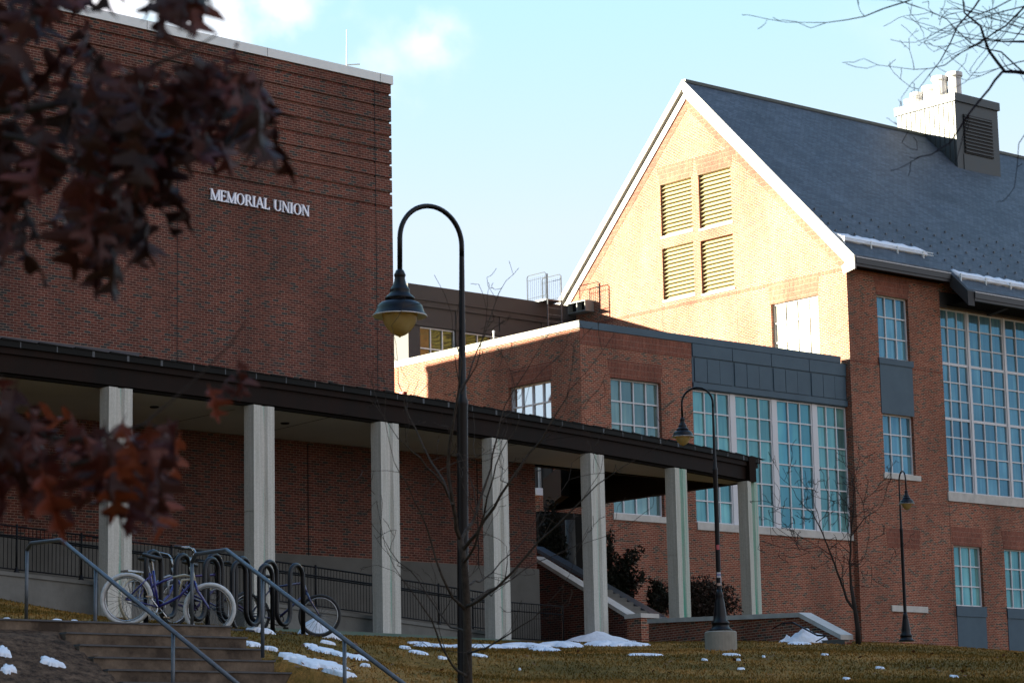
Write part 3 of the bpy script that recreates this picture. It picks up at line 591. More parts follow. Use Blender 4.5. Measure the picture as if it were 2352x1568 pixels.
# deeper entrance part of the roof: dark coffered ceiling and the end beam running back
mb = MB(); yb = 67.1
pc = [fM((53.45, NW + .02, 0)), inn2(SE - .3), np.array([XE, yb, 0]), on_z(1274, 1172, ZS) * [1, 1, 0] + [-.02, 0, 0]]
far = pc[3]; near = fM((53.46, NW + .3, 0))
ceil = [near, pc[1], np.array([XE, yb, 0]), np.array([XE - 2.6, 63.6, 0])]
mb.loft([[p + [0, 0, 12.2] for p in ceil], [p + [0, 0, 12.45] for p in ceil]]); mb.build('ceiling', M_black, can)
mb = MB(); mb.box(XE - .3, XE, 57.5, yb, ZS - .0, ZS + .8); mb.build('end_beam', M_bronze, can)
mb = MB(); mb.loft([[near + [0, .0, ZS + .006], near + [0, .2, ZS + .006], near + [0, .2, 12.2], near + [0, 0, 12.2]], [pc[1] + [0, 0, ZS + .006], pc[1] + [0, .2, ZS + .006], pc[1] + [0, .2, 12.2], pc[1] + [0, 0, 12.2]]]); mb.build('inner_beam', M_black, can)
ee = np.array([XE - 2.6, 63.6, 0]); e2 = np.array([XE - .3, yb, 0])
mb = MB(); mb.loft([[ee + [0, 0, ZS], ee + [-.2, .2, ZS], ee + [-.2, .2, 12.45], ee + [0, 0, 12.45]], [e2 + [0, 0, ZS], e2 + [-.2, .2, ZS], e2 + [-.2, .2, 12.45], e2 + [0, 0, 12.45]]]); mb.build('rear_beam', M_black, can)
for s in (-2, 2.5, 7, 11.3, 15.8, 20.4):
    p = cpos(s, -1.6, ZS - .012); mb = MB(); mb.lathe([(.12, .014), (.12, -.0), (.10, -.02), (.02, -.022)], tuple(p), 14); mb.build('soffit_light', M_joint, can)
# columns
def column_mesh(i):
    w2, dp, g0, g1, gd = .35, .36, -.04, .07, .07
    sec = [(-w2, 0), (-w2, -dp), (g0 - .05, -dp), (g0, -dp + gd), (g1, -dp + gd), (g1 + .05, -dp), (w2, -dp), (w2, 0)]
    mb = MB(); zj = 8.72 - 5.3
    e = .012
    mb.loft([[(x, y, z) for x, y in sec] for z in (0, zj - .012)])
    mb.loft([[(x * .97, y * .97 - .006, z) for x, y in sec] for z in (zj - .0118, zj + .0118)])
    mb.loft([[(x, y, z) for x, y in sec] for z in (zj + .012, ZS + .003 - 5.3)])
    me = mb.build('column', M_col[i], can); return me
protos = {}
for k, s in enumerate([-4.53] + [4.53 * j for j in range(7)]):
    s = {5: 18.2, 6: 22.75, 7: 27.25}.get(k, s); i = 0 if k in (0, 1, 2, 3, 4) else (1 if k == 5 else 2)
    if i not in protos: o = protos[i] = column_mesh(i)
    else: o = protos[i].copy(); COL.objects.link(o); o.parent = can
    p = cpos(s, -.12, 5.3); o.location = p; o.rotation_euler = (0, 0, AM + ctan(s))

# ramp wall along the columns, its kerb and railing
def rz_top(s): return 6.93 + (6.0 - 6.93) * min(1, max(0, (s + 4) / 18.5))
ramp = thing('ramp_wall', 'low pale concrete wall of the sloping access ramp behind the columns', 'wall')
mb = MB(); S2 = [-30, -15, -8] + [-6 + k for k in range(21)]
mb.loft([[cpos(s, -1.0, 5.2), cpos(s, -.62, 5.2), cpos(s, -.62, rz_top(s)), cpos(s, -1.0, rz_top(s))] for s in S2]); mb.build('kerb_wall', M_conc, ramp)
mb = MB(); mb.loft([[cpos(s, -1.02, rz_top(s)), cpos(s, -.585, rz_top(s)), cpos(s, -.585, rz_top(s) + .09), cpos(s, -1.02, rz_top(s) + .09)] for s in S2]); mb.build('kerb_cap', M_conc, ramp)
mb = MB()
for s in (-8.1, -5.6, -3.1): mb.loft([[cpos(s + d, -.616, 5.2), cpos(s + d, -.61, 5.2), cpos(s + d, -.61, rz_top(s) - .01), cpos(s + d, -.616, rz_top(s) - .01)] for d in (0, .05)])
mb.build('form_joint', mat('form_joint', (.14, .14, .13), .9), ramp)
mb = MB(); mb.loft([[cpos(s, -2.6, 5.2), cpos(s, -1.0, 5.2), cpos(s, -1.0, rz_top(s) - .06), cpos(s, -2.6, rz_top(s) - .06)] for s in S2]); mb.build('ramp_deck', M_conc, ramp)
st = MB(); SB = [2 + k for k in range(13)]
st.loft([[cpos(s, -.6, 5.3), cpos(s, .5, 5.3), cpos(s, .5, 5.82 + .0 * s), cpos(s, -.6, 5.82)] for s in SB]); tag(st.build('stained_kerb', M_teal), 'low green stained concrete kerb at the foot of the columns', 'kerb')
rail = thing('ramp_railing', 'black iron picket railing with round post shoes along the access ramp', 'railing')
FH = 1.1
secs = [(-7.6, -4.8), (-4.8, -2.2), (-2.2, -.35), (-.35, 2.4), (2.4, 5.0), (5.0, 7.3), (7.3, 9.7), (9.7, 12.1), (12.1, 14.2)]
def fp(s, z, off=-.8): return cpos(s, off, rz_top(s) + .09 + z)
for a, b in secs:
    mb = MB()
    for zz, r_ in ((FH, .022), (FH - .27, .02), (.1, .016)): mb.tube([fp(a, zz), fp((a + b) / 2, zz), fp(b, zz)], r_, 5)
    mb.tube([fp(a, .86, -.7), fp(b, .86, -.7)], .022, 5)
    s = a + .11
    while s < b - .05: mb.tube([fp(s, .1), fp(s, FH)], .0095, 4); s += .112
    mb.build('picket_panel', M_iron, rail)
for s in [-7.6] + [b for a, b in secs]:
    mb = MB(); mb.tube([fp(s, 0), fp(s, FH + .06)], .03, 6); mb.lathe([(.085, -.04), (.085, .03), (.05, .07), (.03, .16)], tuple(fp(s, 0)), 10); mb.build('post', M_iron, rail, smooth=True)
gate = thing('stair_railing', 'black iron picket railing in front of the dark stair wall, right of the ramp', 'railing')
mb = MB(); zb_ = 5.95
for zz in (zb_ + .1, zb_ + .88, zb_ + 1.12): mb.tube([cpos(14.3, -1.4, zz), cpos(18.6, -1.4, zz)], .018, 5)
s = 14.4
while s < 18.55: mb.tube([cpos(s, -1.4, zb_ + .1), cpos(s, -1.4, zb_ + 1.12)], .009, 4); s += .115
mb.build('picket_panel', M_iron, gate)
for s in (14.3, 18.6): mb = MB(); mb.tube([cpos(s, -1.4, 5.6), cpos(s, -1.4, zb_ + 1.16)], .028, 6); mb.build('post', M_iron, gate)

# ================================================================= ENTRANCE STAIR, retaining wall
X1 = 52.6; stair = thing('stair_walls', 'two sloping brick cheek walls of the entrance stair with grey stone caps, behind the columns', 'stair')
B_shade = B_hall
def sloped(pn, pf, wd, thick, name, m, zlow=None):
    mb = MB(); a, b = np.array(pn, float), np.array(pf, float); d = (b - a) * [1, 1, 0]; d /= np.linalg.norm(d); n = np.array([-d[1], d[0], 0]) * wd / 2
    lo = (lambda p: p[2] - thick) if zlow is None else (lambda p: zlow)
    mb.loft([[(*(p - n)[:2], lo(p)), (*(p + n)[:2], lo(p)), (*(p + n)[:2], p[2]), (*(p - n)[:2], p[2])] for p in (a, b)]); return mb.build(name, m, stair)
pn = at(1458, 1414, 75.6); pf = on_x(1236, 1277, pn[0]); pf[0] = pn[0]
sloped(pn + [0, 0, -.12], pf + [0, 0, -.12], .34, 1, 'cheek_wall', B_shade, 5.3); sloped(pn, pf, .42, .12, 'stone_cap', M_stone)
pe = pf + (pf - pn) * .6
qn = at(1520, 1416, 78.3); qf = on_x(1235, 1254, qn[0]); qf[0] = qn[0]
sloped(qn + [0, 0, -.12], qf + [0, 0, -.12], .34, 1, 'cheek_wall', B_shade, 5.3); sloped(qn, qf, .44, .12, 'stone_cap', M_galv)
mb = MB(); pp = at(1474, 1412, 75.4); mb.box(pp[0] - .32, pp[0] + .32, pp[1] - .3, pp[1] + .3, 5.3, pp[2] - .1); mb.build('pier', B_right, stair)
mb = MB(); mb.box(pp[0] - .37, pp[0] + .37, pp[1] - .35, pp[1] + .35, pp[2] - .098, pp[2] + .03); mb.build('pier_cap', M_stone, stair)
ns = 14
for k in range(ns):
    mb = MB(); f = k / ns; a = pn + (pf - pn) * f; b = qn + (qf - qn) * f
    mb.box(pn[0] + .22, qn[0] - .24, a[1], a[1] + .5, 5.3, a[2] - .55); mb.build('step', M_conc, stair)
rw = thing('retaining_wall', 'low brick retaining wall with stone cap sloping down at its right end', 'wall')
a = at(1500, 1421, 72.5); b = at(1848, 1406, 66); c = at(1945, 1457, 64.5)
def capped(p, q, low):
    for nm, m, wd, t0, t1, l in (('brick_face', B_right, .30, -.12, None, low), ('stone_cap', M_stone, .4, 0, -.118, None)):
        mb = MB(); d = (q - p) * [1, 1, 0]; d /= np.linalg.norm(d); n = np.array([-d[1], d[0], 0]) * wd / 2
        mb.loft([[(*(x - n)[:2], low if t1 is None else x[2] + t1), (*(x + n)[:2], low if t1 is None else x[2] + t1), (*(x + n)[:2], x[2] + t0), (*(x - n)[:2], x[2] + t0)] for x in (p, q)]); mb.build(nm, m, rw)
capped(a, b, 4.6); capped(b, c, 4.6)
hr = thing('wall_handrail', 'short dark pipe handrail on the retaining wall beside the snow heap', 'handrail')
pa, pb, pcc, pd = at(1797, 1430, 65), at(1822, 1429, 65), at(1877, 1458, 63.4), at(1898, 1459, 63.2)
mb = MB(); mb.tube([pa, pb, pcc, pd], .024, 6); mb.build('pipe', M_iron, hr)
for p in (pa, pd): mb = MB(); mb.tube([p, p + [.0, .35, -.12]], .015, 5); mb.build('bracket', M_iron, hr)
# slab of paving at the foot of the stair
mb = MB(); c0, c1, c2, c3 = at(1478, 1479, 72), at(1940, 1468, 63.5), at(1940, 1468, 66.5), at(1478, 1479, 74.5)
zz = lambda p, h: np.array([p[0], p[1], p[2] + h])
mb.loft([[zz(c0, -.3), zz(c1, -.3), zz(c2, -.3), zz(c3, -.3)], [zz(c0, .0), zz(c1, .0), zz(c2, .0), zz(c3, .0)]]); struct(mb.build('pavement', M_concd))

# ================================================================= RIGHT HALL (gabled, slate roof)
XG, YR, YW = 75.97, 75.85, 67.25
gab = thing('gabled_hall', 'tall red brick hall with sunlit gable, louvred openings and dark slate roof', 'building')
XF = 112.
PY = lambda u, z, d: (u, YW + d, z)            # front wall, d goes in
PX = lambda u, z, d: (XG + d, u, z)            # gable wall
zr = lambda y: 31.5 - abs(y - YR)
H = [(77.72, 79.62, 18.5, 21.05), (77.75, 79.62, 13.88, 16.25), (81.6, 88.75, 13.35, 20.95), (81.72, 83.5, 8.77, 11.2), (84.93, 86.75, 8.77, 11.2), (88.2, 90, 8.77, 11.2)]
mb = MB(); wall(mb, XG, XF, 4.0, 22.2, H, PY, .3)
GH = [(75.72, 77.62, 25.03, 27.29), (73.40, 75.30, 24.95, 27.28), (75.72, 77.62, 22.25, 24.50), (73.40, 75.30, 22.15, 24.42), (68.83, 71.4, 17.9, 21.1)]
YL = 2 * YR - YW
wall(mb, YW, YL, 4.0, 22.2, GH, PX, .28, top=(lambda y: zr(y) - .3, [YR]))
mb.box(XG + .5, XF, YL - .3, YL, 4, 22.2); mb.box(XF - .3, XF, YW + .3, YL - .3, 4, 22.2)
mb.build('wall', B_right, gab)
# roof, two parts: the front one stops short, the long one comes lower
def roof(x0, x1, yr_e, name):
    mb = MB(); ze = zr(yr_e); th = .22
    def sec(x): return [(x, yr_e, ze), (x, YR, 31.5), (x, 2 * YR - 67.0, zr(67.0)), (x, 2 * YR - 67.0, zr(67.0) - th), (x, YR, 31.5 - th * 1.2), (x, yr_e, ze - th)]
    mb.loft([sec(x0), sec(x1)]); return mb.build(name, M_slate, gab)
XS = 81.75
roof(XG - .13, XS, 66.72, 'front_roof'); rf = roof(XS, XF, 65.85, 'roof')
mb = MB(); mb.box(XG - .14, XF, YR - .12, YR + .12, 31.42, 31.56); mb.build('ridge_cap', mat('ridge_lead', (.07, .085, .08), .5, .2), rf)
def rake(y0, y1, x0, x1, t0, t1, name, m, par=gab):
    mb = MB(); z0, z1 = zr(y0), zr(y1)
    mb.loft([[(x0, y0, z0 + t0), (x1, y0, z0 + t0), (x1, y0, z0 + t1), (x0, y0, z0 + t1)], [(x0, y1, z1 + t0), (x1, y1, z1 + t0), (x1, y1, z1 + t1), (x0, y1, z1 + t1)]]); return mb.build(name, m, par)
rake(66.62, YR, XG - .21, XG - .12, -.50, .04, 'rake_board', M_rake); rake(2 * YR - 66.62, YR, XG - .21, XG - .12, -.30, .04, 'rake_board', M_rake)
rake(66.9, YR, XG - .07, XG - .002, -.74, -.33, 'frieze_board', M_rake); rake(2 * YR - 66.9, YR, XG - .07, XG - .002, -.80, -.40, 'frieze_board', M_rake)
rake(66.72, YR, XG - .12, XG - .0, -.34, -.28, 'rake_soffit', M_rake); rake(2 * YR - 66.72, YR, XG - .12, XG - .0, -.34, -.28, 'rake_soffit', M_rake)
rake(2 * YR - 67.3, YR, XG - .011, XG + .03, -1.25, -.74, 'soldier_border', B_sold); rake(67.3, YR, XG - .011, XG + .03, -1.2, -.74, 'soldier_border', B_sold)
mb = MB(); mb.face([(XG - .213, 66.62, zr(66.62) + .04), (XG - .213, 66.62, zr(66.62) - .5), (XG - .213, 67.2, zr(66.62) - .62), (XG - .213, 67.3, zr(66.62) - .3)]); mb.build('rake_return', M_rake, gab)
# step in the eaves where the long roof starts lower
mb = MB()
for (y0, y1) in ((65.8, 66.95),):
    mb.loft([[(XS - .12, y, zr(y) - .62), (XS + .28, y, zr(y) - .62), (XS + .28, y, zr(y) - .015), (XS - .12, y, zr(y) - .015)] for y in (65.78, 66.7)])
mb.build('eave_step', M_pent, gab)
for x0, x1, ye in ((XG - .11, XS - .13, 66.72), (XS + .28, XF, 65.85)):
    z0 = zr(ye); mb = MB()
    mb.box(x0, x1, ye - .13, ye - .0, z0 - .36, z0 - .1); mb.box(x0, x1, ye - .09, ye + .02, z0 - .47, z0 - .365); g_ = mb.build('gutter', M_gutter, gab)
    mb = MB(); mb.box(x0, x1, ye - .145, ye - .13, z0 - .13, z0 - .10); mb.build('gutter_lip', M_frame, g_)
    mb = MB(); mb.box(x0, x1, ye + .021, YW - .002, z0 - .44, z0 - .4); mb.build('eave_soffit', M_black, gab)
mb = MB(); mb.box(81.6, XF, YW - .02, YW + .3, 20.96, 21.6); mb.build('header_beam', M_pent, gab)
for x in (84.6, 88.4, 92.2):
    mb = MB(); mb.loft([[(x + dx, 66.0, 21.25), (x + dx, 66.0, 21.10), (x + dx, YW, 20.9), (x + dx, YW, 21.3)] for dx in (0, .22)]); mb.build('eave_bracket', M_pent, gab)
rb = random.Random(8)
gl_ = []
for x0, x1, yb0, n in ((XG + .2, XS - .2, 67.15, 4), (XS + .4, XF - 8, 66.2, 7)):
    x = x0
    while x < x1:
        for k in range(n): gl_.append((x, yb0 + .75 + k * .36))
        x += 1.15
mb = MB(); mb.box(-.02, .03, -.04, .04, 0, .07); sg = mb.build('snow_guard', mat('snow_guard_metal', (.17, .19, .21), .5), rf)
for k, (x, y) in enumerate(gl_[:100]):
    o = sg if k == 0 else sg.copy()
    if k: COL.objects.link(o); o.parent = rf
    o.location = (x, y, zr(y))
mb = MB()
for x, y in gl_[100:]: mb.box(x - .02, x + .03, y - .04, y + .04, zr(y), zr(y) + .07)
o = mb.build('snow_guards', MATS['snow_guard_metal'], rf); o['kind'] = 'stuff'
def snow_roll(x0, x1, y0):
    mb = MB(); x = x0; rings = []
    while x < x1 + .01:
        h = .10 + .09 * rb.random(); w0 = .3 + .12 * rb.random()
        if rb.random() < .12: h *= .3
        rings.append([(x, y0 - w0 * .5, zr(y0 - w0 * .5) - .01), (x, y0 - w0 * .55, zr(y0) - .08 + h * .3), (x, y0 - w0 * .2, zr(y0) + h * .6), (x, y0 + w0 * .5, zr(y0 + w0 * .5) + h * .4), (x, y0 + w0 * .9, zr(y0 + w0 * .9) - .01)]); x += .25
    mb.loft(rings); o = mb.build('snow_ridge', M_snow, None, smooth=True); return o
tag(snow_roll(XG - .05, XS - .55, 67.55), 'ridge of old snow above the short gutter beside the sunlit gable', 'snow')
tag(snow_roll(XS + .15, 96, 66.55), 'long ridge of old snow above the lower gutter over the tall window', 'snow')
mb = MB()
for x0, x1, y0 in ((XG - .05, XS - .4, 67.25), (XS + .1, 96, 66.28)):
    for h in (.16, .26): mb.tube([(x0, y0, zr(y0) + h), (x1, y0, zr(y0) + h)], .02, 5)
    x = x0
    while x < x1: mb.box(x, x + .04, y0 - .02, y0 + .05, zr(y0) - .02, zr(y0) + .3); x += 1.6
mb.build('snow_rail', M_cope, rf)
# gable openings
for (a, b, c, d) in GH[:4]:
    mb = MB(); n = 13; hh = (d - c) / n
    for k in range(n):
        z = c + k * hh
        pbox(mb, PX, a + .04, b - .04, z + .02, z + .022, .05, .06)
        A = [(XG + .055, a + .03, z + .0), (XG + .055, b - .03, z + .0), (XG + .17, b - .03, z + hh * .62), (XG + .17, a + .03, z + hh * .62)]
        mb.loft([A, [(p[0] + .018, p[1], p[2] + .004) for p in A]])
    lv = mb.build('louvre', M_louv, gab); mb = MB()
    mb.face([(XG + .19, a, c), (XG + .19, b, c), (XG + .19, b, d), (XG + .19, a, d)]); mb.build('louvre_back', M_louvb, lv)
    mb = MB(); pbox(mb, PX, a - .03, b + .03, c - .09, c - .002, -.03, .05); mb.build('louvre_sill', M_stone, lv)
for (u0, u1, z0) in ((75.7, 77.64, 27.29), (73.38, 75.32, 27.28)): lintel(gab, PX, u0, u1, z0 + .003, z0 + .75)
lintel(gab, PX, GH[4][0], GH[4][1], 21.103, 21.85)
window(gab, PX, *GH[4], 4, 4, G_lit, M_framew, .14)
# front openings
window(gab, PY, *H[0], 3, 3, G_blue, M_frame); window(gab, PY, *H[1], 3, 3, G_blue, M_frame)
for k, (a, b) in enumerate(((81.6, 83.4), (83.52, 85.77), (85.89, 88.13))): window(gab, PY, a + .01, b, 13.36, 20.94, 3, 10, G_blue, M_frame, thick=(4, 7))
mb = MB()
for x in (83.4, 85.77, 88.13): pbox(mb, PY, x + .002, x + .118, 13.36, 20.94, .10, .28)
pbox(mb, PY, 88.25, 88.74, 13.36, 20.94, .10, .28); mb.build('mullion', M_frame, gab)
for k in (3, 4, 5): window(gab, PY, *H[k], 3, 3, G_teal, M_frame)
mb = MB(); pbox(mb, PY, 77.7, 79.66, 16.26, 18.49, -.03, .05); mb.build('spandrel_panel', M_metal, gab)
mb = MB(); pbox(mb, PY, 77.64, 79.72, 18.25, 18.495, -.07, -.031); mb.build('spandrel_trim', M_metal, gab)
for k in (3, 4, 5):
    mb = MB(); pbox(mb, PY, H[k][0] - .02, H[k][1] + .02, 4.5, 8.766, -.03, .05); q = mb.build('base_panel', M_metal, gab)
    mb = MB(); pbox(mb, PY, H[k][0] - .05, H[k][1] + .05, 8.35, 8.76, -.07, -.031); mb.build('panel_trim', M_metal, q)
for (a, b, c, d) in ((77.65, 79.85, 13.66, 13.875), (81.5, 88.9, 12.98, 13.345), (77.75, 79.9, 8.42, 8.66)):
    mb = MB(); pbox(mb, PY, a, b, c, d, -.06, .1); mb.build('sill', M_stone, gab)
lintel(gab, PY, H[0][0], H[0][1], 21.053, 21.75)
for k in (3, 4, 5): lintel(gab, PY, H[k][0], H[k][1], 11.203, 11.95)
lintel(gab, PY, 77.75, 79.6, 10.95, 11.7)
for (a, b, z) in ((XG + .02, 77.7, 18.2), (79.66, 81.55, 18.2), (XG + .02, 81.5, 12.75), (XG + .02, 81.55, 21.75)): mb = MB(); pbox(mb, PY, a, b, z, z + (.08 if z < 21 else .22), -.004, .02); mb.build('brick_band', B_sold, gab)
mb = MB(); pbox(mb, PX, YW + .02, YL - .02, 21.86, 21.95, -.003, .02); 
mb.build('gable_band', B_sold, gab)
for P_, a in ((PY, (81.56, 81.585, 4.5, 12.9)), (PX, (73.28, 73.3, 18.4, 22.0)), (PX, (77.7, 77.72, 18.4, 22))): mb = MB(); pbox(mb, P_, *a, -.003, .02); mb.build('control_joint', mat('soft_joint', (.10, .06, .05), .9), gab)
# cupola on the ridge
cup = thing('roof_cupola', 'square grey metal cupola with louvred side and white flues straddling the slate ridge', 'cupola')
cx0, cx1, cy0, cy1, cz = 91.5, 94.6, 73.93, 77.4, 32.75
mb = MB(); mb.box(cx0, cx1, cy0, cy1, 28.9, cz); body = mb.build('body', mat('cupola_metal', (.045, .064, .078), .5, .1, noise=(1.5, .5, (.055, .057, .056))), cup)
mb = MB()
for k in range(12): y = cy0 + .12 + k * .28; mb.box(cx0 - .035, cx0 - .001, y, y + .03, 29, cz - .02)
mb.build('standing_seams', MATS['cupola_metal'], cup)
mb = MB(); mb.box(cx0 - .09, cx1 + .09, cy0 - .09, cy1 + .09, cz + .001, cz + .38); mb.build('cap', MATS['cupola_metal'], cup)
mb = MB(); mb.box(cx0 + .55, cx1 - .5, cy0 - .05, cy0 - .001, 30.35, 32.2); lv = mb.build('louvre', M_dark, cup)
mb = MB()
for k in range(11): z = 30.42 + k * .165; mb.box(cx0 + .57, cx1 - .52, cy0 - .10, cy0 - .052, z, z + .05)
mb.build('louvre_blades', MATS['cupola_metal'], lv)
mb = MB(); mb.box(cx0 + .45, cx1 - .4, cy0 - .03, cy0 - .0015, 29.2, 30.3); mb.build('panel', MATS['cupola_metal'], cup)
for k, (dx, dy, h, r_) in enumerate(((.35, 2.5, .65, .27), (.5, 1.85, .85, .3), (.45, 1.15, 1.15, .33), (.7, .5, 1.25, .3), (1.5, 1.6, .9, .3), (.4, 3.0, .45, .22))):
    mb = MB(); mb.lathe([(r_, .38), (r_, h + .1), (r_ * 1.25, h + .12), (r_ * 1.25, h + .3), (r_ * .6, h + .36)], (cx0 + dx, cy0 + dy, cz), 14); mb.build('flue', mat('white_flue', (.7, .7, .72), .45), cup, smooth=False)

# ================================================================= MIDDLE BLOCK (flat roofed)
XB, YB = 61.8, 67.5
blk = thing('flat_roofed_block', 'flat roofed red brick block with pale metal coping between the two halls', 'building')
PF = lambda u, z, d: (u, YB + d, z); PL = lambda u, z, d: (XB + d, u, z)
mb = MB(); wall(mb, XB, 67.42, 4.5, 18.1, [(63.26, 65.78, 11.5, 16.43)], PF, .28); wall(mb, 67.42, XG + .3, 4.5, 11.4, [], PF, .3)
wall(mb, YB, 96, 4.5, 18.1, [(69.12, 71.45, 11.9, 16.43), (69.0, 71.6, 9.8, 9.81)][:1], PL, .28)
mb.face([(67.42, YB, 4.5), (67.42, YB + .3, 4.5), (67.42, YB + .3, 18.1), (67.42, YB, 18.1)])
mb.build('wall', B_right, blk)
mb = MB(); mb.face([(XB, YB, 18.098), (XG + .3, YB, 18.098), (XG + .3, 96, 18.098), (XB, 96, 18.098)]); mb.build('flat_roof', M_grate, blk)
mb = MB(); mb.box(XB - .05, XG - .32, YB - .05, YB + .45, 18.1, 18.36); mb.build('front_coping', M_metal, blk)
mb = MB(); mb.box(XB - .055, XB + .4, YB - .04, 96, 18.102, 18.362); mb.build('side_coping', mat('side_coping_metal', (.17, .165, .14), .55, .0, noise=(3, .5, (.14, .135, .12)), stretch=(1, 1, .1)), blk)
mb = MB(); pbox(mb, PF, XB + .002, 67.42, 17.5, 17.7985, -.012, .05); pbox(mb, PF, XB + .002, 67.42, 17.8, 18.095, -.014, .05); mb.build('soldier_course', B_sold, blk)
lintel(blk, PF, 63.26, 65.78, 16.433, 17.1); lintel(blk, PL, 69.12, 71.45, 16.433, 17.1)
window(blk, PF, 63.26, 65.78, 11.5, 16.43, 4, 6, glass('grey_curtain_glass', (.05, .10, .11), (.12, .18, .16), (.12, .27, .34), .28, 5), M_frame)
window(blk, PL, 69.12, 71.45, 11.9, 16.43, 4, 6, G_mirror, M_frame)
mb = MB(); pbox(mb, PF, 63.2, 65.95, 11.27, 11.497, -.05, .1); mb.build('sill', M_stone, blk)
mb = MB(); pbox(mb, PF, 67.43, 76.22, 11.12, 11.397, -.05, .2); mb.build('sill', M_stone, blk)
b0 = 67.46
for k in range(4):
    a = b0 + k * 2.27; e = a + 2.0 if k < 3 else XG - .02
    window(blk, PF, a, e, 11.40, 16.36, 3, 6, G_teal if k != 2 else glass('folded_teal_glass', (.02, .11, .18), (.07, .23, .24), (.10, .33, .44), .30, 3), M_frame, d=.10)
    if k < 3: mb = MB(); pbox(mb, PF, e + .002, e + .268, 11.40, 16.36, .07, .3); mb.build('mullion', M_frame, blk)
mb = MB(); pbox(mb, PF, 67.43, XG - .03, 16.37, 18.095, .0, .3); mp_ = mb.build('metal_panels', M_metal, blk)
mb = MB(); xw = XG - .03 - 67.43
pbox(mb, PF, 67.43, XG - .02, 16.40, 16.62, -.06, -.002); mb.build('panel_base_trim', M_metal, mp_)
mb = MB()
for k in range(4):
    a = 67.45 + k * xw / 4; b = a + xw / 4 - .03
    pbox(mb, PF, a, b, 17.6, 18.08, -.05, -.001)
    for j in range(3):
        c = a + .10 + j * (b - a - .1) / 3; pbox(mb, PF, c, c + (b - a - .1) / 3 - .02, 16.66, 17.55, -.035 - .006 * (j % 2), -.001)
mb.build('panel_cassettes', M_metal, mp_)
mb = MB(); mb.box(XB - .12, XB - .001, 77.0, 77.25, 16.9, 17.1); q = tag(mb.build('wall_alarm', mat('dark_red_paint', (.25, .02, .02), .5)), 'small red alarm box on the sunlit side of the flat roofed block', 'alarm box')
q.location = (0, .55, .0)
vp_ = thing('vent_pipe', 'thin pale vent pipe standing on the pale coping of the flat roofed block', 'pipe')
p0 = on_x(1134, 765, XB + .25); mb = MB(); mb.tube([p0 * [1, 1, 0] + [0, 0, 18.36], p0 + [0, 0, .05]], .03, 8); mb.build('pipe', M_cope, vp_); mb = MB(); mb.lathe([(.05, 0), (.05, .05), (.02, .07)], tuple(p0 + [0, 0, .03]), 8); mb.build('pipe_cap', M_cope, vp_)
vn = MB()
p1, p2 = on_x(1325, 702, XG - .4), on_x(1370, 716, XG - .4)
vn.box(XG - .5, XG - .002, 82.0, 83.2, 22.45, 22.5); vn.box(XG - .5, XG - .002, 82.0, 83.2, 22.9, 22.94); vn.box(XG - .5, XG - .002, 82.0, 82.05, 22.501, 22.9); vn.box(XG - .5, XG - .002, 82.55, 82.6, 22.501, 22.9); vn.box(XG - .5, XG - .002, 83.15, 83.2, 22.501, 22.9)
wv = thing('wall_vent', 'open grey metal vent hood on the gable foot beside the roof ladder', 'vent'); vn.build('hood', M_grate, wv)
mb = MB(); mb.box(XG - .2, XG - .003, 82.06, 83.14, 22.51, 22.89); mb.build('throat', M_dark, wv)

# penthouse on the block
YP = 83.3; XP = 66.57
pen = thing('roof_penthouse', 'dark grey metal clad penthouse behind the pale coping', 'penthouse')
PPp = lambda u, z, d: (u, YP + d, z)
mb = MB(); wall(mb, XP, XG - .0, 18.1, 22.2, [(67.2, 69.15, 19.3, 21.1), (69.65, 72.0, 19.3, 21.1)], PPp, .25)
mb.face([(XP, YP, 18.1), (XP, 95, 18.1), (XP, 95, 22.2), (XP, YP, 22.2)]); mb.face([(XP, YP, 22.19), (XG, YP, 22.19), (XG, 95, 22.19), (XP, 95, 22.19)]); mb.build('wall', M_pent, pen)
mb = MB(); mb.box(XP - .1, XG - .01, YP - .14, 95, 22.2, 22.84); mb.build('roof_edge', M_pent, pen)
mb = MB(); pbox(mb, PPp, XP - .02, XG - .02, 21.95, 22.198, -.08, -.002); pbox(mb, PPp, XP - .01, XG - .02, 21.12, 21.3, -.06, -.002)
for x in (69.15, 71.6, 74.0): pbox(mb, PPp, x, x + .34, 21.302, 21.945, -.035, -.002)
mb.build('panel_joints', M_pent, pen)
window(pen, PPp, 67.2, 69.15, 19.3, 21.1, 3, 2, G_wavy, M_frame, .1); window(pen, PPp, 69.65, 72, 19.3, 21.1, 3, 2, G_wavy, M_frame, .1)
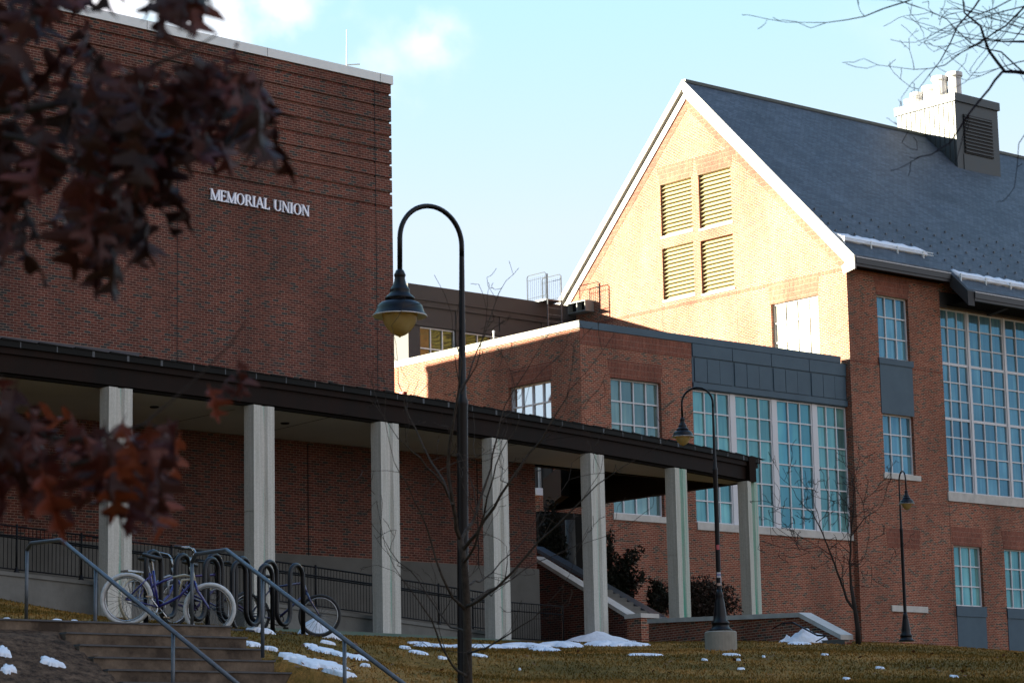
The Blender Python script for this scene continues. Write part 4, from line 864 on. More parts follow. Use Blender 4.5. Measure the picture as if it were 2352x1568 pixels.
# roof access ladder with its cage
lad = thing('roof_ladder', 'galvanised roof ladder with mesh sided platform against the penthouse', 'ladder')
lx0, lx1, ly = 73.75, 74.55, 82.6
for x in (lx0 + .0, lx1): mb = MB(); mb.tube([(x + .05, ly, 18.3), (x + .05, ly, 24.0)], .03, 6); mb.build('stile', M_galv, lad)
mb = MB(); z = 18.6
while z < 22.8: mb.tube([(lx0 + .05, ly, z), (lx1 + .05, ly, z)], .014, 5); z += .3
mb.build('rungs', M_galv, lad)
mb = MB(); mb.box(lx0 - .0, lx1 + .1, ly + .06, ly + 1.3, 22.84, 22.9); mb.build('platform', M_galv, lad)
for x in (lx0, lx1 + .08):
    mb = MB(); mb.tube([(x, ly + .03, 22.9), (x, ly + .03, 24.0), (x, ly + .12, 24.08), (x, ly + 1.2, 24.08), (x, ly + 1.28, 24.0), (x, ly + 1.28, 22.9)], .022, 5)
    mb.tube([(x, ly + .04, 23.05), (x, ly + 1.28, 23.05)], .012, 4); mb.tube([(x, ly + .04, 23.85), (x, ly + 1.28, 23.85)], .012, 4)
    for k in range(9): mb.tube([(x, ly + .12 + k * .135, 22.92), (x, ly + .12 + k * .135, 23.95)], .007, 4)
    mb.build('cage_side', M_galv, lad)

# entrance recess seen under the canopy
ent = thing('entrance_porch', 'dark bronze entrance porch with balcony and round grey post behind the stair', 'porch')
mb = MB(); mb.box(59.2, 61.7, 66.9, 67.4, 6.5, 11.3); mb.build('dark_wall', M_black, ent)
mb = MB(); pz = at(1311, 1260, 86); mb.tube([(pz[0], pz[1], 6.4), (pz[0], pz[1], 10.6)], .17, 12); mb.build('post', M_concd, ent, smooth=True)
bal = thing('side_balcony', 'small snowy ledge with iron rails and a glazed cross bar window above brick', 'balcony')
mb = MB(); mb.box(61.1, 61.79, 69.2, 70.6, 12.2, 12.46); mb.build('snowy_ledge', M_snow, bal)
mb = MB(); mb.box(61.2, 61.79, 69.2, 70.6, 6, 12.198); mb.build('brick_face', B_right, bal)
mb = MB()
for k in range(9): mb.tube([(61.3, 69.25 + k * .16, 12.4), (61.3, 69.25 + k * .16, 13.1)], .012, 4)
mb.tube([(61.3, 69.2, 13.1), (61.3, 70.6, 13.1)], .02, 4); mb.build('rails', M_iron, bal)
mb = MB(); mb.box(61.74, 61.79, 69.1, 70.6, 12.5, 14.2); mb.build('dark_glass', M_dark, bal)
mb = MB(); mb.box(61.68, 61.739, 69.68, 69.78, 12.5, 14.2); mb.box(61.69, 61.738, 69.1, 69.679, 13.6, 13.7); mb.box(61.69, 61.738, 69.781, 70.6, 13.6, 13.7); mb.build('cross_bar', M_stone, bal)

# ================================================================= STEPS and handrails
stp = thing('garden_steps', 'weathered brown stone steps climbing to the bicycle racks', 'steps')
M_step = mat('brown_stone', (.27, .20, .145), .9, noise=(2.2, 1, (.07, .05, .037)), bump=(18, .5, .015), spec=.2)
M_stept = mat('worn_stone_edge', (.16, .16, .17), .85, noise=(6, .8, (.11, .105, .10)), spec=.2)
SXL = STEP0[0] - 2.65
for k in range(9):
    y0 = STEP0[1] - .32 * k; z1 = STEP0[2] - .165 * k; mb = MB()
    back = .9 if k == 0 else .345
    x1 = STEP0[0] + .02 * ((k * 7) % 3)
    xl = SXL - (5.5 if k == 0 else 0)
    mb.box(xl, x1, y0, y0 + back, z1 - .55, z1 - .0)
    q = mb.build('step', M_step, stp)
    mb = MB(); mb.box(xl, x1 + .01, y0 - .02, y0 + back - .03, z1 + .001, z1 + .022); mb.build('nosing', M_stept, q)
mb = MB(); mb.box(STEP0[0] - 6, STEP0[0] + 7, STEP0[1] + .9, STEP0[1] + 4.6, 3.2, STEP0[2] - .0)
def handrail(label, top, slope_end, posts, px):
    h = thing('handrail', label, 'handrail', 'galvanised handrails on the stone steps')
    mb = MB(); mb.tube(top + [slope_end], .028, 8); mb.build('rail', M_galv, h, smooth=True)
    for a, b in posts: mb = MB(); mb.tube([a, b], .024, 8); mb.build('post', M_galv, h, smooth=True)
gzs = lambda x, y: gz((x, y))
def rail_pts(pts_): return [at(*p) for p in pts_]
L1 = rail_pts([(62, 1262, 34.3), (72, 1247, 34.2), (140, 1239, 33.4)]); eL = at(610, 1622, 29.4)
dirL = eL - L1[-1]
def onrail(x, a, b):
    best = None
    for f in np.linspace(0, 1, 400):
        p = a + (b - a) * f; q = p - EYE; X = 1176 + FP * (q @ RT) / (q @ FW)
        if best is None or abs(X - x) < best[0]: best = (abs(X - x), p)
    return best[1]
def down(p, y):  # length of a vertical post whose foot is seen at y
    q = p - EYE; Y = 784 - FP * (q @ UP) / (q @ FW); return p + [0, 0, -(y - Y) * (q @ FW) / FP]
handrail('left galvanised pipe handrail running down the stone steps over the mulch bank', L1, eL,
         [(L1[0], down(L1[0], 1425)), (onrail(220, L1[-1], eL), down(onrail(220, L1[-1], eL), 1512)), (onrail(397, L1[-1], eL), down(onrail(397, L1[-1], eL), 1650))], 0)
R1 = rail_pts([(441, 1290, 34.6), (450, 1272, 34.5), (520, 1262, 33.6)]); eR = at(1010, 1632, 29)
handrail('right galvanised pipe handrail running down the steps in front of the racks', R1, eR,
         [(R1[0], down(R1[0], 1436)), (onrail(603, R1[-1], eR), down(onrail(603, R1[-1], eR), 1508)), (onrail(791, R1[-1], eR), down(onrail(791, R1[-1], eR), 1640))], 0)

# ================================================================= BICYCLE RACKS
def rack(label, x0, y0, d0, n, pitch, hh, yaw):
    g = thing('bicycle_rack', label, 'bicycle rack', 'black wave bicycle racks')
    p = at(x0, y0, d0); d = rz(-radians_(yaw)) @ HF; zt_ = p[2]; zg = zt_ - hh; r_ = pitch / 4
    path = [p + d * 0 + [0, 0, -hh]]; path[0] = np.array([*(p - d * r_)[:2], zg - .06])
    x = -r_
    for k in range(n):
        c = p + d * (k * pitch); q = np.array([c[0], c[1], zt_ - r_])
        for a in np.linspace(pi, 0, 9): path.append(q + d * (r_ * cos(a)) + [0, 0, r_ * sin(a)])
        if k < n - 1:
            c2 = p + d * ((k + .5) * pitch); q = np.array([c2[0], c2[1], zg + .12 + r_])
            for a in np.linspace(pi, 2 * pi, 9): path.append(q + d * (r_ * cos(a)) + [0, 0, r_ * sin(a)])
    e = p + d * ((n - 1) * pitch + r_); path.append(np.array([e[0], e[1], zg - .06]))
    mb = MB(); mb.tube(path, .036, 9); mb.build('wave_tube', M_rack, g, smooth=True)
    mb = MB(); a = path[0]; b = path[-1]; nn = np.array([-d[1], d[0], 0]) * .07
    mb.loft([[q - nn - d * s * .1 + [0, 0, -.02], q + nn - d * s * .1 + [0, 0, -.02], q + nn - d * s * .1 + [0, 0, .055], q - nn - d * s * .1 + [0, 0, .055]] for q, s in ((a, 1), (b, -4))]); mb.build('base_rail', M_rack, g)
    return zg
radians_ = math.radians
rack('front black wave bicycle rack behind the white tyred bicycle', 353, 1266, 35.6, 5, .70, 1.0, 27.7)
rack('right black wave bicycle rack, its end leg standing in snow', 493, 1273, 37.0, 4, .72, 1.03, 27.7)

# ================================================================= BICYCLES
M_tyrew = mat('white_tyre', (.62, .64, .65), .6, noise=(12, .7, (.40, .40, .38)), k=.8); M_tyre = mat('black_tyre', (.012, .012, .013), .7); M_chr = mat('chrome', (.55, .57, .6), .25, .9)
M_spoke = mat('spoke_steel', (.10, .105, .11), .5, .2); M_cream = mat('cream_paint', (.62, .56, .42), .35, coat=.4); M_bluep = mat('deep_blue_paint', (.012, .012, .22), .3, coat=.5); M_navy = mat('navy_paint', (.008, .016, .10), .35, coat=.4)
M_saddle = mat('black_vinyl', (.012, .012, .012), .5); M_silver = mat('silver_paint', (.4, .42, .46), .35, .4); M_purp = mat('purple_paint', (.05, .02, .16), .35)
def bicycle(label, loc, rot, wheel=.34, tyre=M_tyrew, tt=.03, frame=(M_bluep, M_cream), cruiser=True, basket=False, lean=.05, wb=1.08, rimm=M_chr):
    b = thing('bicycle', label, 'bicycle', 'bicycles parked at the racks', loc); b.rotation_euler = (lean, 0, rot)
    r = wheel; A, F_ = np.array([0, 0, r]), np.array([wb, 0, r]); bb = np.array([.43, 0, r - .05]); st_ = np.array([.30, 0, r + .42]); ht = np.array([.80, 0, r + .50]); hb = np.array([.86, 0, r + .34])
    for c in (A, F_):
        mb = MB(); mb.torus(c, (0, 1, 0), r - tt, tt, 40, 8); wo_ = mb.build('tyre_wheel' if False else 'wheel', tyre, b, smooth=True)
        mb = MB(); mb.torus(c, (0, 1, 0), r - 2 * tt - .008, .011, 40, 6); mb.build('rim', rimm, wo_, smooth=True)
        mb = MB(); mb.tube([c + [0, -.045, 0], c + [0, .045, 0]], .02, 8)
        for k in range(28):
            a = 2 * pi * k / 28; e = 1 if k % 2 else -1; mb.tube([c + np.array([.02 * cos(a + e), e * .03, .02 * sin(a + e)]), c + np.array([(r - 2 * tt - .01) * cos(a), 0, (r - 2 * tt - .01) * sin(a)])], .0022, 3, False)
        mb.build('spokes', M_spoke, wo_)
    f0, f1 = frame
    mb = MB()
    if cruiser:
        t1 = [bb + [-.02, 0, .12], bb + [.10, 0, .18], bb + [.22, 0, .30], ht + [-.12, 0, -.09], hb + [0, 0, .05]]; t2 = [st_ + [0, 0, -.05], st_ + [.18, 0, .0], st_ + [.34, 0, .07], ht + [.0, 0, -.02]]
        mb.tube([bb, bb + [.12, 0, .07], bb + [.26, 0, .17], hb + [-.01, 0, .0]], .019, 8); mb.tube([st_ + [.01, 0, -.22], st_ + [.14, 0, -.13], st_ + [.27, 0, -.06]], .016, 8)
    else: mb.tube([bb, hb], .02, 8); mb.tube([st_, ht], .017, 8)
    mb.tube([bb, st_], .018, 8)
    for s in (-.045, .045): mb.tube([bb + [0, s * .6, 0], A + [0, s, 0]], .010, 6); mb.tube([st_ + [0, s * .4, -.04], A + [0, s, 0]], .009, 6)
    fr = mb.build('frame', f0, b, smooth=True)
    mb = MB()
    if cruiser: mb.tube([st_ + [.27, 0, -.06], st_ + [.42, 0, -.01], ht + [.0, 0, -.1]], .017, 8); mb.tube([bb + [.26, 0, .19], ht + [-.10, 0, -.16], hb + [0, 0, .03]], .019, 8)
    mb.tube([hb + [0.012, 0, -.02], ht + [-.008, 0, .03]], .026, 8); mb.build('head_tube', f1, fr, smooth=True)
    mb = MB()
    for s in (-.05, .05): mb.tube([hb + [.01, s * .8, -.0], hb + [.07, s, -.12], F_ + [-.02, s, .03], F_ + [0, s, 0]], [.016, .016, .011, .010], 7)
    mb.tube([hb + [.01, -.045, -.0], hb + [.01, .045, -.0]], .018, 6); mb.build('fork', f0, b, smooth=True)
    mb = MB(); mb.tube([ht, ht + [-.03, 0, .16]], .013, 7); h = ht + [-.03, 0, .16]
    if cruiser:
        for s in (-1, 1): mb.tube([h, h + [.05, s * .10, .07], h + [.0, s * .26, .12], h + [-.18, s * .33, .10]], .011, 7)
    else:
        for s in (-1, 1): mb.tube([h, h + [.04, 0, .0], h + [.03, s * .12, .015], h + [-.02, s * .3, .02]], .012, 7)
    hbq = mb.build('handlebar', M_chr if cruiser else M_iron, b, smooth=True)
    for s in (-1, 1):
        mb = MB()
        if cruiser: mb.tube([h + [-.10, s * .315, .11], h + [-.2, s * .335, .10]], .019, 8)
        else: mb.tube([h + [.01, s * .2, .018], h + [-.02, s * .31, .02]], .018, 8)
        mb.build('grip', M_saddle, hbq, smooth=True)
    mb = MB(); mb.tube([st_, st_ + [-.03, 0, .12]], .013, 7); sp = mb.build('seat_post', M_chr, b)
    s0 = st_ + [-.04, 0, .16]; rings = []
    for u, wd, zz_ in ((-.13, .05, .03), (-.10, .10, .035), (-.02, .09, .02), (.06, .035, .012), (.14, .018, .01)):
        rings.append([s0 + [u, wd * cos(a), zz_ + .028 * sin(a)] for a in np.linspace(0, 2 * pi, 9)[:-1]])
    mb = MB(); mb.loft(rings); mb.build('saddle', M_saddle, sp, smooth=True)
    mb = MB(); mb.torus(bb + [0, .05, 0], (0, 1, 0), .085, .008, 20, 5); mb.tube([bb + [0, .07, 0], bb + [.12, .075, -.12]], .011, 6); mb.tube([bb + [0, -.07, 0], bb + [-.12, -.075, .12]], .011, 6)
    mb.box(bb[0] + .08, bb[0] + .16, .08, .17, bb[2] - .135, bb[2] - .115); mb.box(bb[0] - .16, bb[0] - .08, -.17, -.08, bb[2] + .11, bb[2] + .13)
    if not cruiser:
        for rr, yy in ((.05, .035), (.04, .04), (.03, .045)): mb.torus(A + [0, yy, 0], (0, 1, 0), rr, .006, 16, 4)
    mb.tube([bb + [0, .05, .085], A + [0, .05, .04]], .006, 4); mb.tube([bb + [0, .05, -.085], A + [0, .05, -.04]], .006, 4)
    mb.build('crankset', M_chr if cruiser else M_iron, b)
    if cruiser:
        mb = MB(); n = 14
        for c, a0, a1 in ((A, R(60), R(195)), (F_, R(35), R(150))):
            mb.loft([[c + np.array([(r + .025) * cos(a), s * .035, (r + .025) * sin(a)]) for s in (-1, 1)] + [c + np.array([(r + .032) * cos(a), s * .03, (r + .032) * sin(a)]) for s in (1, -1)] for a in np.linspace(a0, a1, n)])
        if not basket: pass
    if basket:
        mb = MB(); q = A + [-.02, 0, r + .07]; mb.box(q[0] - .2, q[0] + .22, -.07, .07, q[2] - .012, q[2] + .012)
        for s in (-.06, .06): mb.tube([q + [-.1, s, 0], A + [0, s, 0]], .006, 5); mb.tube([q + [.1, s, 0], A + [0, s, 0]], .006, 5)
        mb.build('carrier', M_chr, b)
    return b
def place(px, py, d): return at(px, py, d)
# direction of travel of each bicycle is found from the two wheel hubs
def bike_from(label, rear, front, **kw):
    a = at(*rear); b_ = at(*front); d = (b_ - a); d[2] = 0; wb = np.linalg.norm(d); rot = math.atan2(d[1], d[0]); wh = kw.get('wheel', .34)
    o = bicycle(label, tuple(a + [0, 0, -wh]), rot, wb=wb, **kw); o.rotation_euler = (kw.get('lean', .05), -math.atan2(b_[2] - a[2], wb), rot); return o
bike_from('cream and blue cruiser bicycle with white tyres at the top of the steps', (283, 1375, 34.6), (475, 1398, 34.6), wheel=.355, tt=.029, lean=.06)
bike_from('blue bicycle with cream tyres and rear carrier just behind the white tyred one', (312, 1380, 35.8), (497, 1398, 37.2), wheel=.335, tyre=M_cream, tt=.022, frame=(M_bluep, M_silver), basket=True, lean=-.04)
bike_from('purple black bicycle half hidden between the racks', (395, 1385, 37.2), (560, 1408, 38.4), wheel=.33, tyre=M_tyre, tt=.024, frame=(M_purp, M_iron), cruiser=False, lean=.08)
bike_from('dark blue mountain bicycle with black tyres at the right end of the racks', (571, 1413, 39.2), (733, 1413, 39.2), wheel=.325, tyre=M_tyre, tt=.022, frame=(M_navy, M_navy), cruiser=False, lean=-.05)

# ================================================================= STREET LAMPS
def lamp(label, foot, direction, pedestal):
    """foot = top of the footing; direction = unit vector in which the arm reaches"""
    g = thing('street_lamp', label, 'street lamp', 'black gooseneck lamps on the lawn', tuple(foot), math.atan2(direction[1], direction[0]))
    mb = MB(); mb.lathe([(.20, 0), (.22, .0), (.22, .03), (.175, .055), (.155, .12), (.17, .135), (.17, .165), (.13, .2), (.122, .3), (.088, .56), (.068, .63), (.076, .65), (.062, .71), (.047, .77)], n=20); mb.build('base', M_lamp, g, smooth=True)
    mb = MB(); mb.lathe([(.046, .76), (.044, 2.98), (.048, 3.0), (.048, 3.03), (.034, 3.06), (.028, 3.4), (.0208, 4.2)], n=14, caps=False); mb.build('pole', M_lamp, g, smooth=True)
    zt_ = 4.285; ra = .2925; path = [(0, 0, 4.18)] + [(ra - ra * cos(a), 0, zt_ + ra * sin(a)) for a in np.linspace(0, pi, 25)] + [(2 * ra, 0, zt_ - .255)]
    mb = MB(); mb.tube(path, .0205, 10); mb.build('arm', M_lamp, g, smooth=True)
    U = .000743; zc_ = zt_ - .253
    P_ = [(24, 735), (28, 736), (45, 752), (52, 772), (62, 792), (63, 805), (56, 820), (55, 830), (60, 860), (72, 900), (98, 945), (107, 955), (108, 966), (104, 980), (110, 1000), (150, 1036), (160, 1048), (160, 1058), (148, 1068), (128, 1074), (160, 1084), (205, 1102), (238, 1132), (250, 1165), (262, 1205), (284, 1228), (290, 1236), (289, 1242)]
    mb = MB(); mb.lathe([(r * U, zc_ - (y - 735) * U) for r, y in P_], (2 * ra, 0, 0), 32, caps=False)
    hd = mb.build('lamp_head', M_lamp, g, smooth=True)
    mb = MB(); mb.lathe([(r * U, zc_ - (y - 735) * U) for r, y in ((291, 1238), (292, 1243), (288, 1247), (270, 1236), (225, 1222), (188, 1215))], (2 * ra, 0, 0), 32, caps=False); mb.build('reflector', M_lampw, hd, smooth=True)
    mb = MB(); mb.lathe([(r * U, zc_ - (y - 735) * U) for r, y in ((188, 1214), (189, 1240), (182, 1280), (166, 1325), (140, 1368), (105, 1410), (68, 1440), (30, 1456), (14, 1460), (10, 1470), (1, 1473))], (2 * ra, 0, 0), 28, caps=False); mb.build('globe', M_globe, hd, smooth=True)
    for k in range(12):
        pass
    return g
def globe_mat():
    m = bpy.data.materials.new('frosted_amber_globe'); m.use_nodes = True; t = m.node_tree; l = t.links.new; b = t.nodes['Principled BSDF']
    g = N(t, 'ShaderNodeNewGeometry'); n = N(t, 'ShaderNodeTexNoise'); n.inputs['Scale'].default_value = 9; n.inputs['Detail'].default_value = 4; l(g.outputs['Position'], n.inputs['Vector'])
    cr = N(t, 'ShaderNodeValToRGB'); e = cr.color_ramp.elements; e[0].position = .3; e[0].color = (.42, .32, .12, 1); e[1].position = .7; e[1].color = (.66, .54, .26, 1); l(n.outputs[0], cr.inputs[0])
    l(cr.outputs[0], b.inputs['Base Color']); b.inputs['Roughness'].default_value = .3
    tr = N(t, 'ShaderNodeBsdfTranslucent'); tr.inputs[0].default_value = (.75, .52, .14, 1); ms = N(t, 'ShaderNodeMixShader'); ms.inputs[0].default_value = .55
    l(b.outputs[0], ms.inputs[1]); l(tr.outputs[0], ms.inputs[2]); l(ms.outputs[0], t.nodes['Material Output'].inputs['Surface']); return m
M_globe = globe_mat()
def footing(name_label, p, r_, h):
    mb = MB(); mb.lathe([(r_, -h), (r_, -.02), (r_ - .02, .0)], (0, 0, 0), 28); return tag(mb.build('lamp_footing', mat('pale_footing_concrete', (.40, .38, .33), .9, noise=(3, .8, (.28, .26, .22)), spec=.2), None, loc=tuple(p)), name_label, 'lamp footing')
f1 = at(1065, 1806, 20.1); l1 = lamp('near black gooseneck lamp with amber globe beside the bare sapling', f1, -HR * .825 - HF * .565, False)
l1.rotation_euler = (Matrix.Rotation(.0135, 4, Vector(HF)) @ Matrix.Rotation(l1.rotation_euler.z, 4, 'Z')).to_euler()   # the post leans a little
f2 = at(1655, 1449, 48); d2 = -HR * .985 + HF * .17; l2 = lamp('middle black gooseneck lamp on a round concrete footing with stickers on its pole', f2 + [0, 0, .002], d2, True)
footing('round pale concrete footing under the middle lamp', f2, .30, .9)
f3 = at(2082, 1472, 69.8); lamp('farthest black gooseneck lamp at the right lawn crest, seen along its arm', f3 + [0, 0, 0], -HF * .985 + HR * .16, False)
def sticker(par, z0, z1, a0, a1, m, r_=.0465):
    mb = MB(); mb.loft([[(r_ * cos(a), r_ * sin(a), z0 + tl * 0), (r_ * cos(a), r_ * sin(a), z1)] for a, tl in [(a0 + (a1 - a0) * k / 6, k) for k in range(7)]], closed_ring=False, caps=False); mb.build('sticker', m, par)
vd = math.atan2(-(HF @ [d2[1], -d2[0], 0]) * -1, -(HF @ d2)) ; vd = math.atan2(*( (lambda v: (v[1], v[0]))((np.array([[d2[0], d2[1]], [-d2[1], d2[0]]]) @ (-HF[:2])))))
S_p = mat('pink_sticker', (.6, .10, .12), .5); S_w = mat('white_sticker', (.6, .6, .65), .5); S_b = mat('blue_sticker', (.1, .12, .4), .5)
sticker(l2, 1.51, 1.60, vd - .6, vd + .7, S_p); sticker(l2, .99, 1.03, vd - .9, vd + .9, S_w, .0475); sticker(l2, 1.03, 1.055, vd - .9, vd + .9, S_b, .0475); sticker(l2, 1.055, 1.09, vd - .9, vd + .9, S_w, .0475)
sticker(l2, .84, .89, vd - .9, vd + .6, mat('buff_sticker', (.55, .36, .3), .5), .0475); sticker(l2, .86, 1.0, vd + .7, vd + 1.2, S_w, .048)

# ================================================================= TREES
def crisp(v): v = np.array(v, float); return v / (np.linalg.norm(v) + 1e-9)
MINR = [.0011]
def grow(mb, p, d, ln, r, depth, rs, kink=.35, up=.12, tw=None, n=5):
    """one branch with kinks and side shoots"""
    path = [p]; rad = [r]; q = p; dd = d; k = max(3, int(ln / .16))
    for i in range(k):
        dd = crisp(dd + rs.randn(3) * kink * .5 + np.array([0, 0, up])); q = q + dd * ln / k; path.append(q); rad.append(max(r * (1 - .75 * (i + 1) / k), MINR[0]))
        if depth > 0 and rs.rand() < .75 and i > 0:
            s = crisp(dd + rs.randn(3) * .75); grow(mb, q, s, ln * (.3 + .35 * rs.rand()), rad[-1] * .62, depth - 1, rs, kink, up, tw, 4)
    mb.tube(path, rad, n, False)
def limb(mb, pl, r0, r1, rs, shoots=True, depth=2, dj=.0, sl=.5, n=6):
    P_ = [at(*p) for p in pl]; pts_ = []
    for a, b in zip(P_, P_[1:]):
        k = max(2, int(np.linalg.norm(b - a) / .12))
        for j in range(k): pts_.append(a + (b - a) * j / k + rs.randn(3) * .006 * (1 if j else 0))
    pts_.append(P_[-1]); m_ = len(pts_); rad = [r0 + (r1 - r0) * i / (m_ - 1) for i in range(m_)]
    mb.tube(pts_, rad, n, False)
    if shoots:
        for i in range(3, m_):
            if rs.rand() < .45: d = crisp(pts_[i] - pts_[i - 1]); s = crisp(d + rs.randn(3) * .8 + [0, 0, .1]); grow(mb, pts_[i], s, sl * (.35 + .8 * rs.rand()) * (1 - .4 * i / m_), max(rad[i] * .45, .0022), depth - 1, rs, .55)
        grow(mb, pts_[-1], crisp(pts_[-1] - pts_[-2]), sl * .8, r1, depth - 1, rs, .5)
rs = np.random.RandomState(11); D = 19.0; MINR[0] = .0019
sap = thing('bare_sapling', 'leafless young tree with thin spreading branches in front of the near lamp pole', 'tree')
mb = MB(); tr = [(1076, 1850, D), (1075, 1640, D), (1074, 1480, D), (1072, 1380, D), (1066, 1290, D), (1057, 1236, D)]
mb.tube([at(*p) for p in tr], [.040, .036, .032, .029, .026, .023], 12); mb.build('trunk', M_bark, sap, smooth=True)
LB = [([(1057, 1238, D), (1047, 1190, D - .1), (1036, 1130, D - .2), (1030, 1060, D - .2), (1040, 980, D - .3), (1053, 900, D - .3), (1060, 830, D - .3)], .034, .012),
      ([(1053, 905, D - .3), (1075, 868, D - .2), (1098, 800, D), (1122, 740, D + .1), (1140, 690, D + .2), (1152, 662, D + .2)], .012, .005),
      ([(1060, 905, D - .3), (1082, 860, D - .3), (1100, 820, D - .4), (1112, 760, D - .4), (1118, 715, D - .4)], .010, .004),
      ([(1057, 890, D - .3), (1046, 830, D - .5), (1040, 775, D - .5)], .008, .003),
      ([(1040, 1160, D - .2), (1020, 1105, D), (990, 1060, D + .2), (955, 985, D + .4), (930, 930, D + .5), (915, 880, D + .5)], .020, .006),
      ([(1030, 1140, D - .2), (1000, 1090, D - .5), (965, 1050, D - .7), (930, 1020, D - .8), (900, 985, D - .8)], .016, .005),
      ([(1060, 1240, D), (1085, 1200, D + .2), (1105, 1140, D + .3), (1128, 1075, D + .4), (1140, 1010, D + .4), (1160, 930, D + .5), (1210, 850, D + .5)], .026, .006),
      ([(1064, 1262, D), (1095, 1225, D - .2), (1135, 1165, D - .4), (1168, 1110, D - .5), (1215, 1040, D - .5), (1262, 975, D - .6), (1300, 915, D - .6), (1318, 885, D - .6)], .026, .005),
      ([(1066, 1290, D), (1092, 1250, D - .4), (1112, 1180, D - .6), (1132, 1100, D - .8), (1150, 1040, D - .9), (1185, 985, D - .9)], .02, .005),
      ([(1070, 1392, D), (1100, 1378, D - .2), (1140, 1350, D - .4), (1180, 1310, D - .5), (1240, 1240, D - .6), (1305, 1180, D - .7), (1372, 1112, D - .8), (1430, 1072, D - .9)], .024, .005),
      ([(1071, 1400, D), (1120, 1355, D + .3), (1175, 1330, D + .5), (1235, 1290, D + .6), (1300, 1262, D + .6)], .016, .004),
      ([(1070, 1400, D), (1040, 1372, D - .2), (1014, 1320, D - .3), (992, 1250, D - .3), (968, 1180, D - .4), (935, 1110, D - .5), (905, 1060, D - .5)], .022, .005),
      ([(1073, 1450, D), (1035, 1440, D + .3), (995, 1385, D + .5), (960, 1330, D + .6), (915, 1290, D + .7), (880, 1235, D + .7)], .016, .004),
      ([(1074, 1552, D), (1040, 1528, D - .4), (1012, 1480, D - .6), (990, 1420, D - .8), (955, 1370, D - .9), (905, 1300, D - 1)], .02, .005),
      ([(1074, 1500, D), (1115, 1488, D - .4), (1165, 1458, D - .6), (1225, 1420, D - .7), (1290, 1350, D - .8)], .016, .004),
      ([(1071, 1345, D), (1110, 1330, D + .5), (1150, 1290, D + .8), (1205, 1240, D + .9), (1250, 1160, D + 1)], .016, .004)]
for pl, r0, r1 in LB:
    hi = pl[-1][1] < 720; mb = MB(); limb(mb, pl, r0 * .56, max(.0016, r1 * .5), rs, sl=.26 if hi else .6, depth=2 if hi else 3); mb.build('branch', M_bark, sap)

rs = np.random.RandomState(21); D = 64.5; MINR[0] = .006
t2 = thing('small_bare_tree', 'small leafless forked tree at the lawn crest against the brick wall', 'tree')
mb = MB(); mb.tube([at(*p) for p in ((1972, 1480, D), (1970, 1440, D), (1964, 1400, D), (1955, 1345, D))], [.072, .06, .052, .042], 10); mb.build('trunk', M_bark2, t2, smooth=True)
for pl, r0, r1 in [([(1964, 1400, D), (1945, 1375, D), (1930, 1330, D), (1910, 1275, D), (1890, 1225, D), (1868, 1180, D), (1850, 1165, D)], .06, .02),
                   ([(1955, 1345, D), (1952, 1290, D), (1955, 1225, D), (1960, 1165, D), (1962, 1120, D)], .055, .018), ([(1955, 1230, D), (1985, 1190, D), (2015, 1170, D)], .03, .01),
                   ([(1910, 1275, D), (1880, 1255, D), (1840, 1260, D)], .025, .008), ([(1890, 1225, D), (1860, 1165, D), (1825, 1165, D)], .022, .008), ([(1953, 1270, D), (1925, 1245, D), (1905, 1260, D)], .022, .008), ([(1960, 1180, D), (1935, 1145, D), (1915, 1150, D)], .02, .008), ([(1954, 1300, D), (1985, 1280, D), (2000, 1290, D)], .02, .008)]:
    mb = MB(); limb(mb, pl, r0 * .62, r1 * .5, rs, sl=1.3, depth=4, n=5); mb.build('branch', M_bark2, t2)

rs = np.random.RandomState(33); D = 9.; MINR[0] = .0016
t3 = thing('overhanging_bare_tree', 'leafless tree reaching in from the right with thin dark twigs against the sky', 'tree')
base3 = at(3300, 300, 13.8); mb = MB(); g3 = gz(base3); mb.tube([(base3[0] + .1, base3[1], g3 - .2), (base3[0], base3[1], g3 + 1), base3, base3 + [0, .1, 1.6], base3 + [.2, .0, 4.5]], [.17, .13, .09, .07, .015], 12); mb.build('trunk', M_bark2, t3, smooth=True)
rw_ = np.random.RandomState(52)
for k in range(8):
    a = rw_.uniform(-2.4, 1.2); mb = MB(); grow(mb, base3 + [0, 0, -.4 + k * .55], crisp([cos(a), sin(a), .6]), 2.2 - .15 * k, .035, 2, rw_, .35); mb.build('branch', M_bark2, t3)
b3 = base3
def limb3(pl, r0, r1, **k): k['sl'] = k.get('sl', .3) * 1.4; mb = MB(); limb(mb, [(a_, b_, c_ * 1.45) for a_, b_, c_ in pl], r0 * .8, max(r1 * .9, .0016), rs, **k); mb.build('branch', M_twig, t3)
q = dict(sl=.28, depth=2, n=6)
limb3([(3300, 300, 9.5), (2800, 220, 9.2), (2500, 185, 9), (2352, 168, 9), (2308, 165, 9), (2272, 118, 9), (2252, 60, 9), (2215, 30, 9), (2195, -40, 9)], .03, .0035, **q)
limb3([(2302, 166, 9), (2272, 205, 8.9), (2225, 262, 8.8), (2180, 330, 8.8), (2140, 355, 8.7), (2092, 372, 8.7)], .009, .002, sl=.10, depth=1, n=5)
limb3([(2225, 262, 8.8), (2215, 300, 8.8), (2195, 372, 8.8)], .003, .0015, shoots=False)
limb3([(3300, 250, 9.5), (2700, -60, 9.6), (2300, -60, 9.4), (2140, -20, 9.3), (2030, 20, 9.2), (1945, 46, 9.1), (1850, 52, 9.1)], .02, .002, sl=.26, depth=2, n=5)
limb3([(2300, -70, 9.4), (2200, 60, 9.3), (2160, 140, 9.3), (2110, 205, 9.3)], .008, .002, sl=.28, depth=3, n=5)
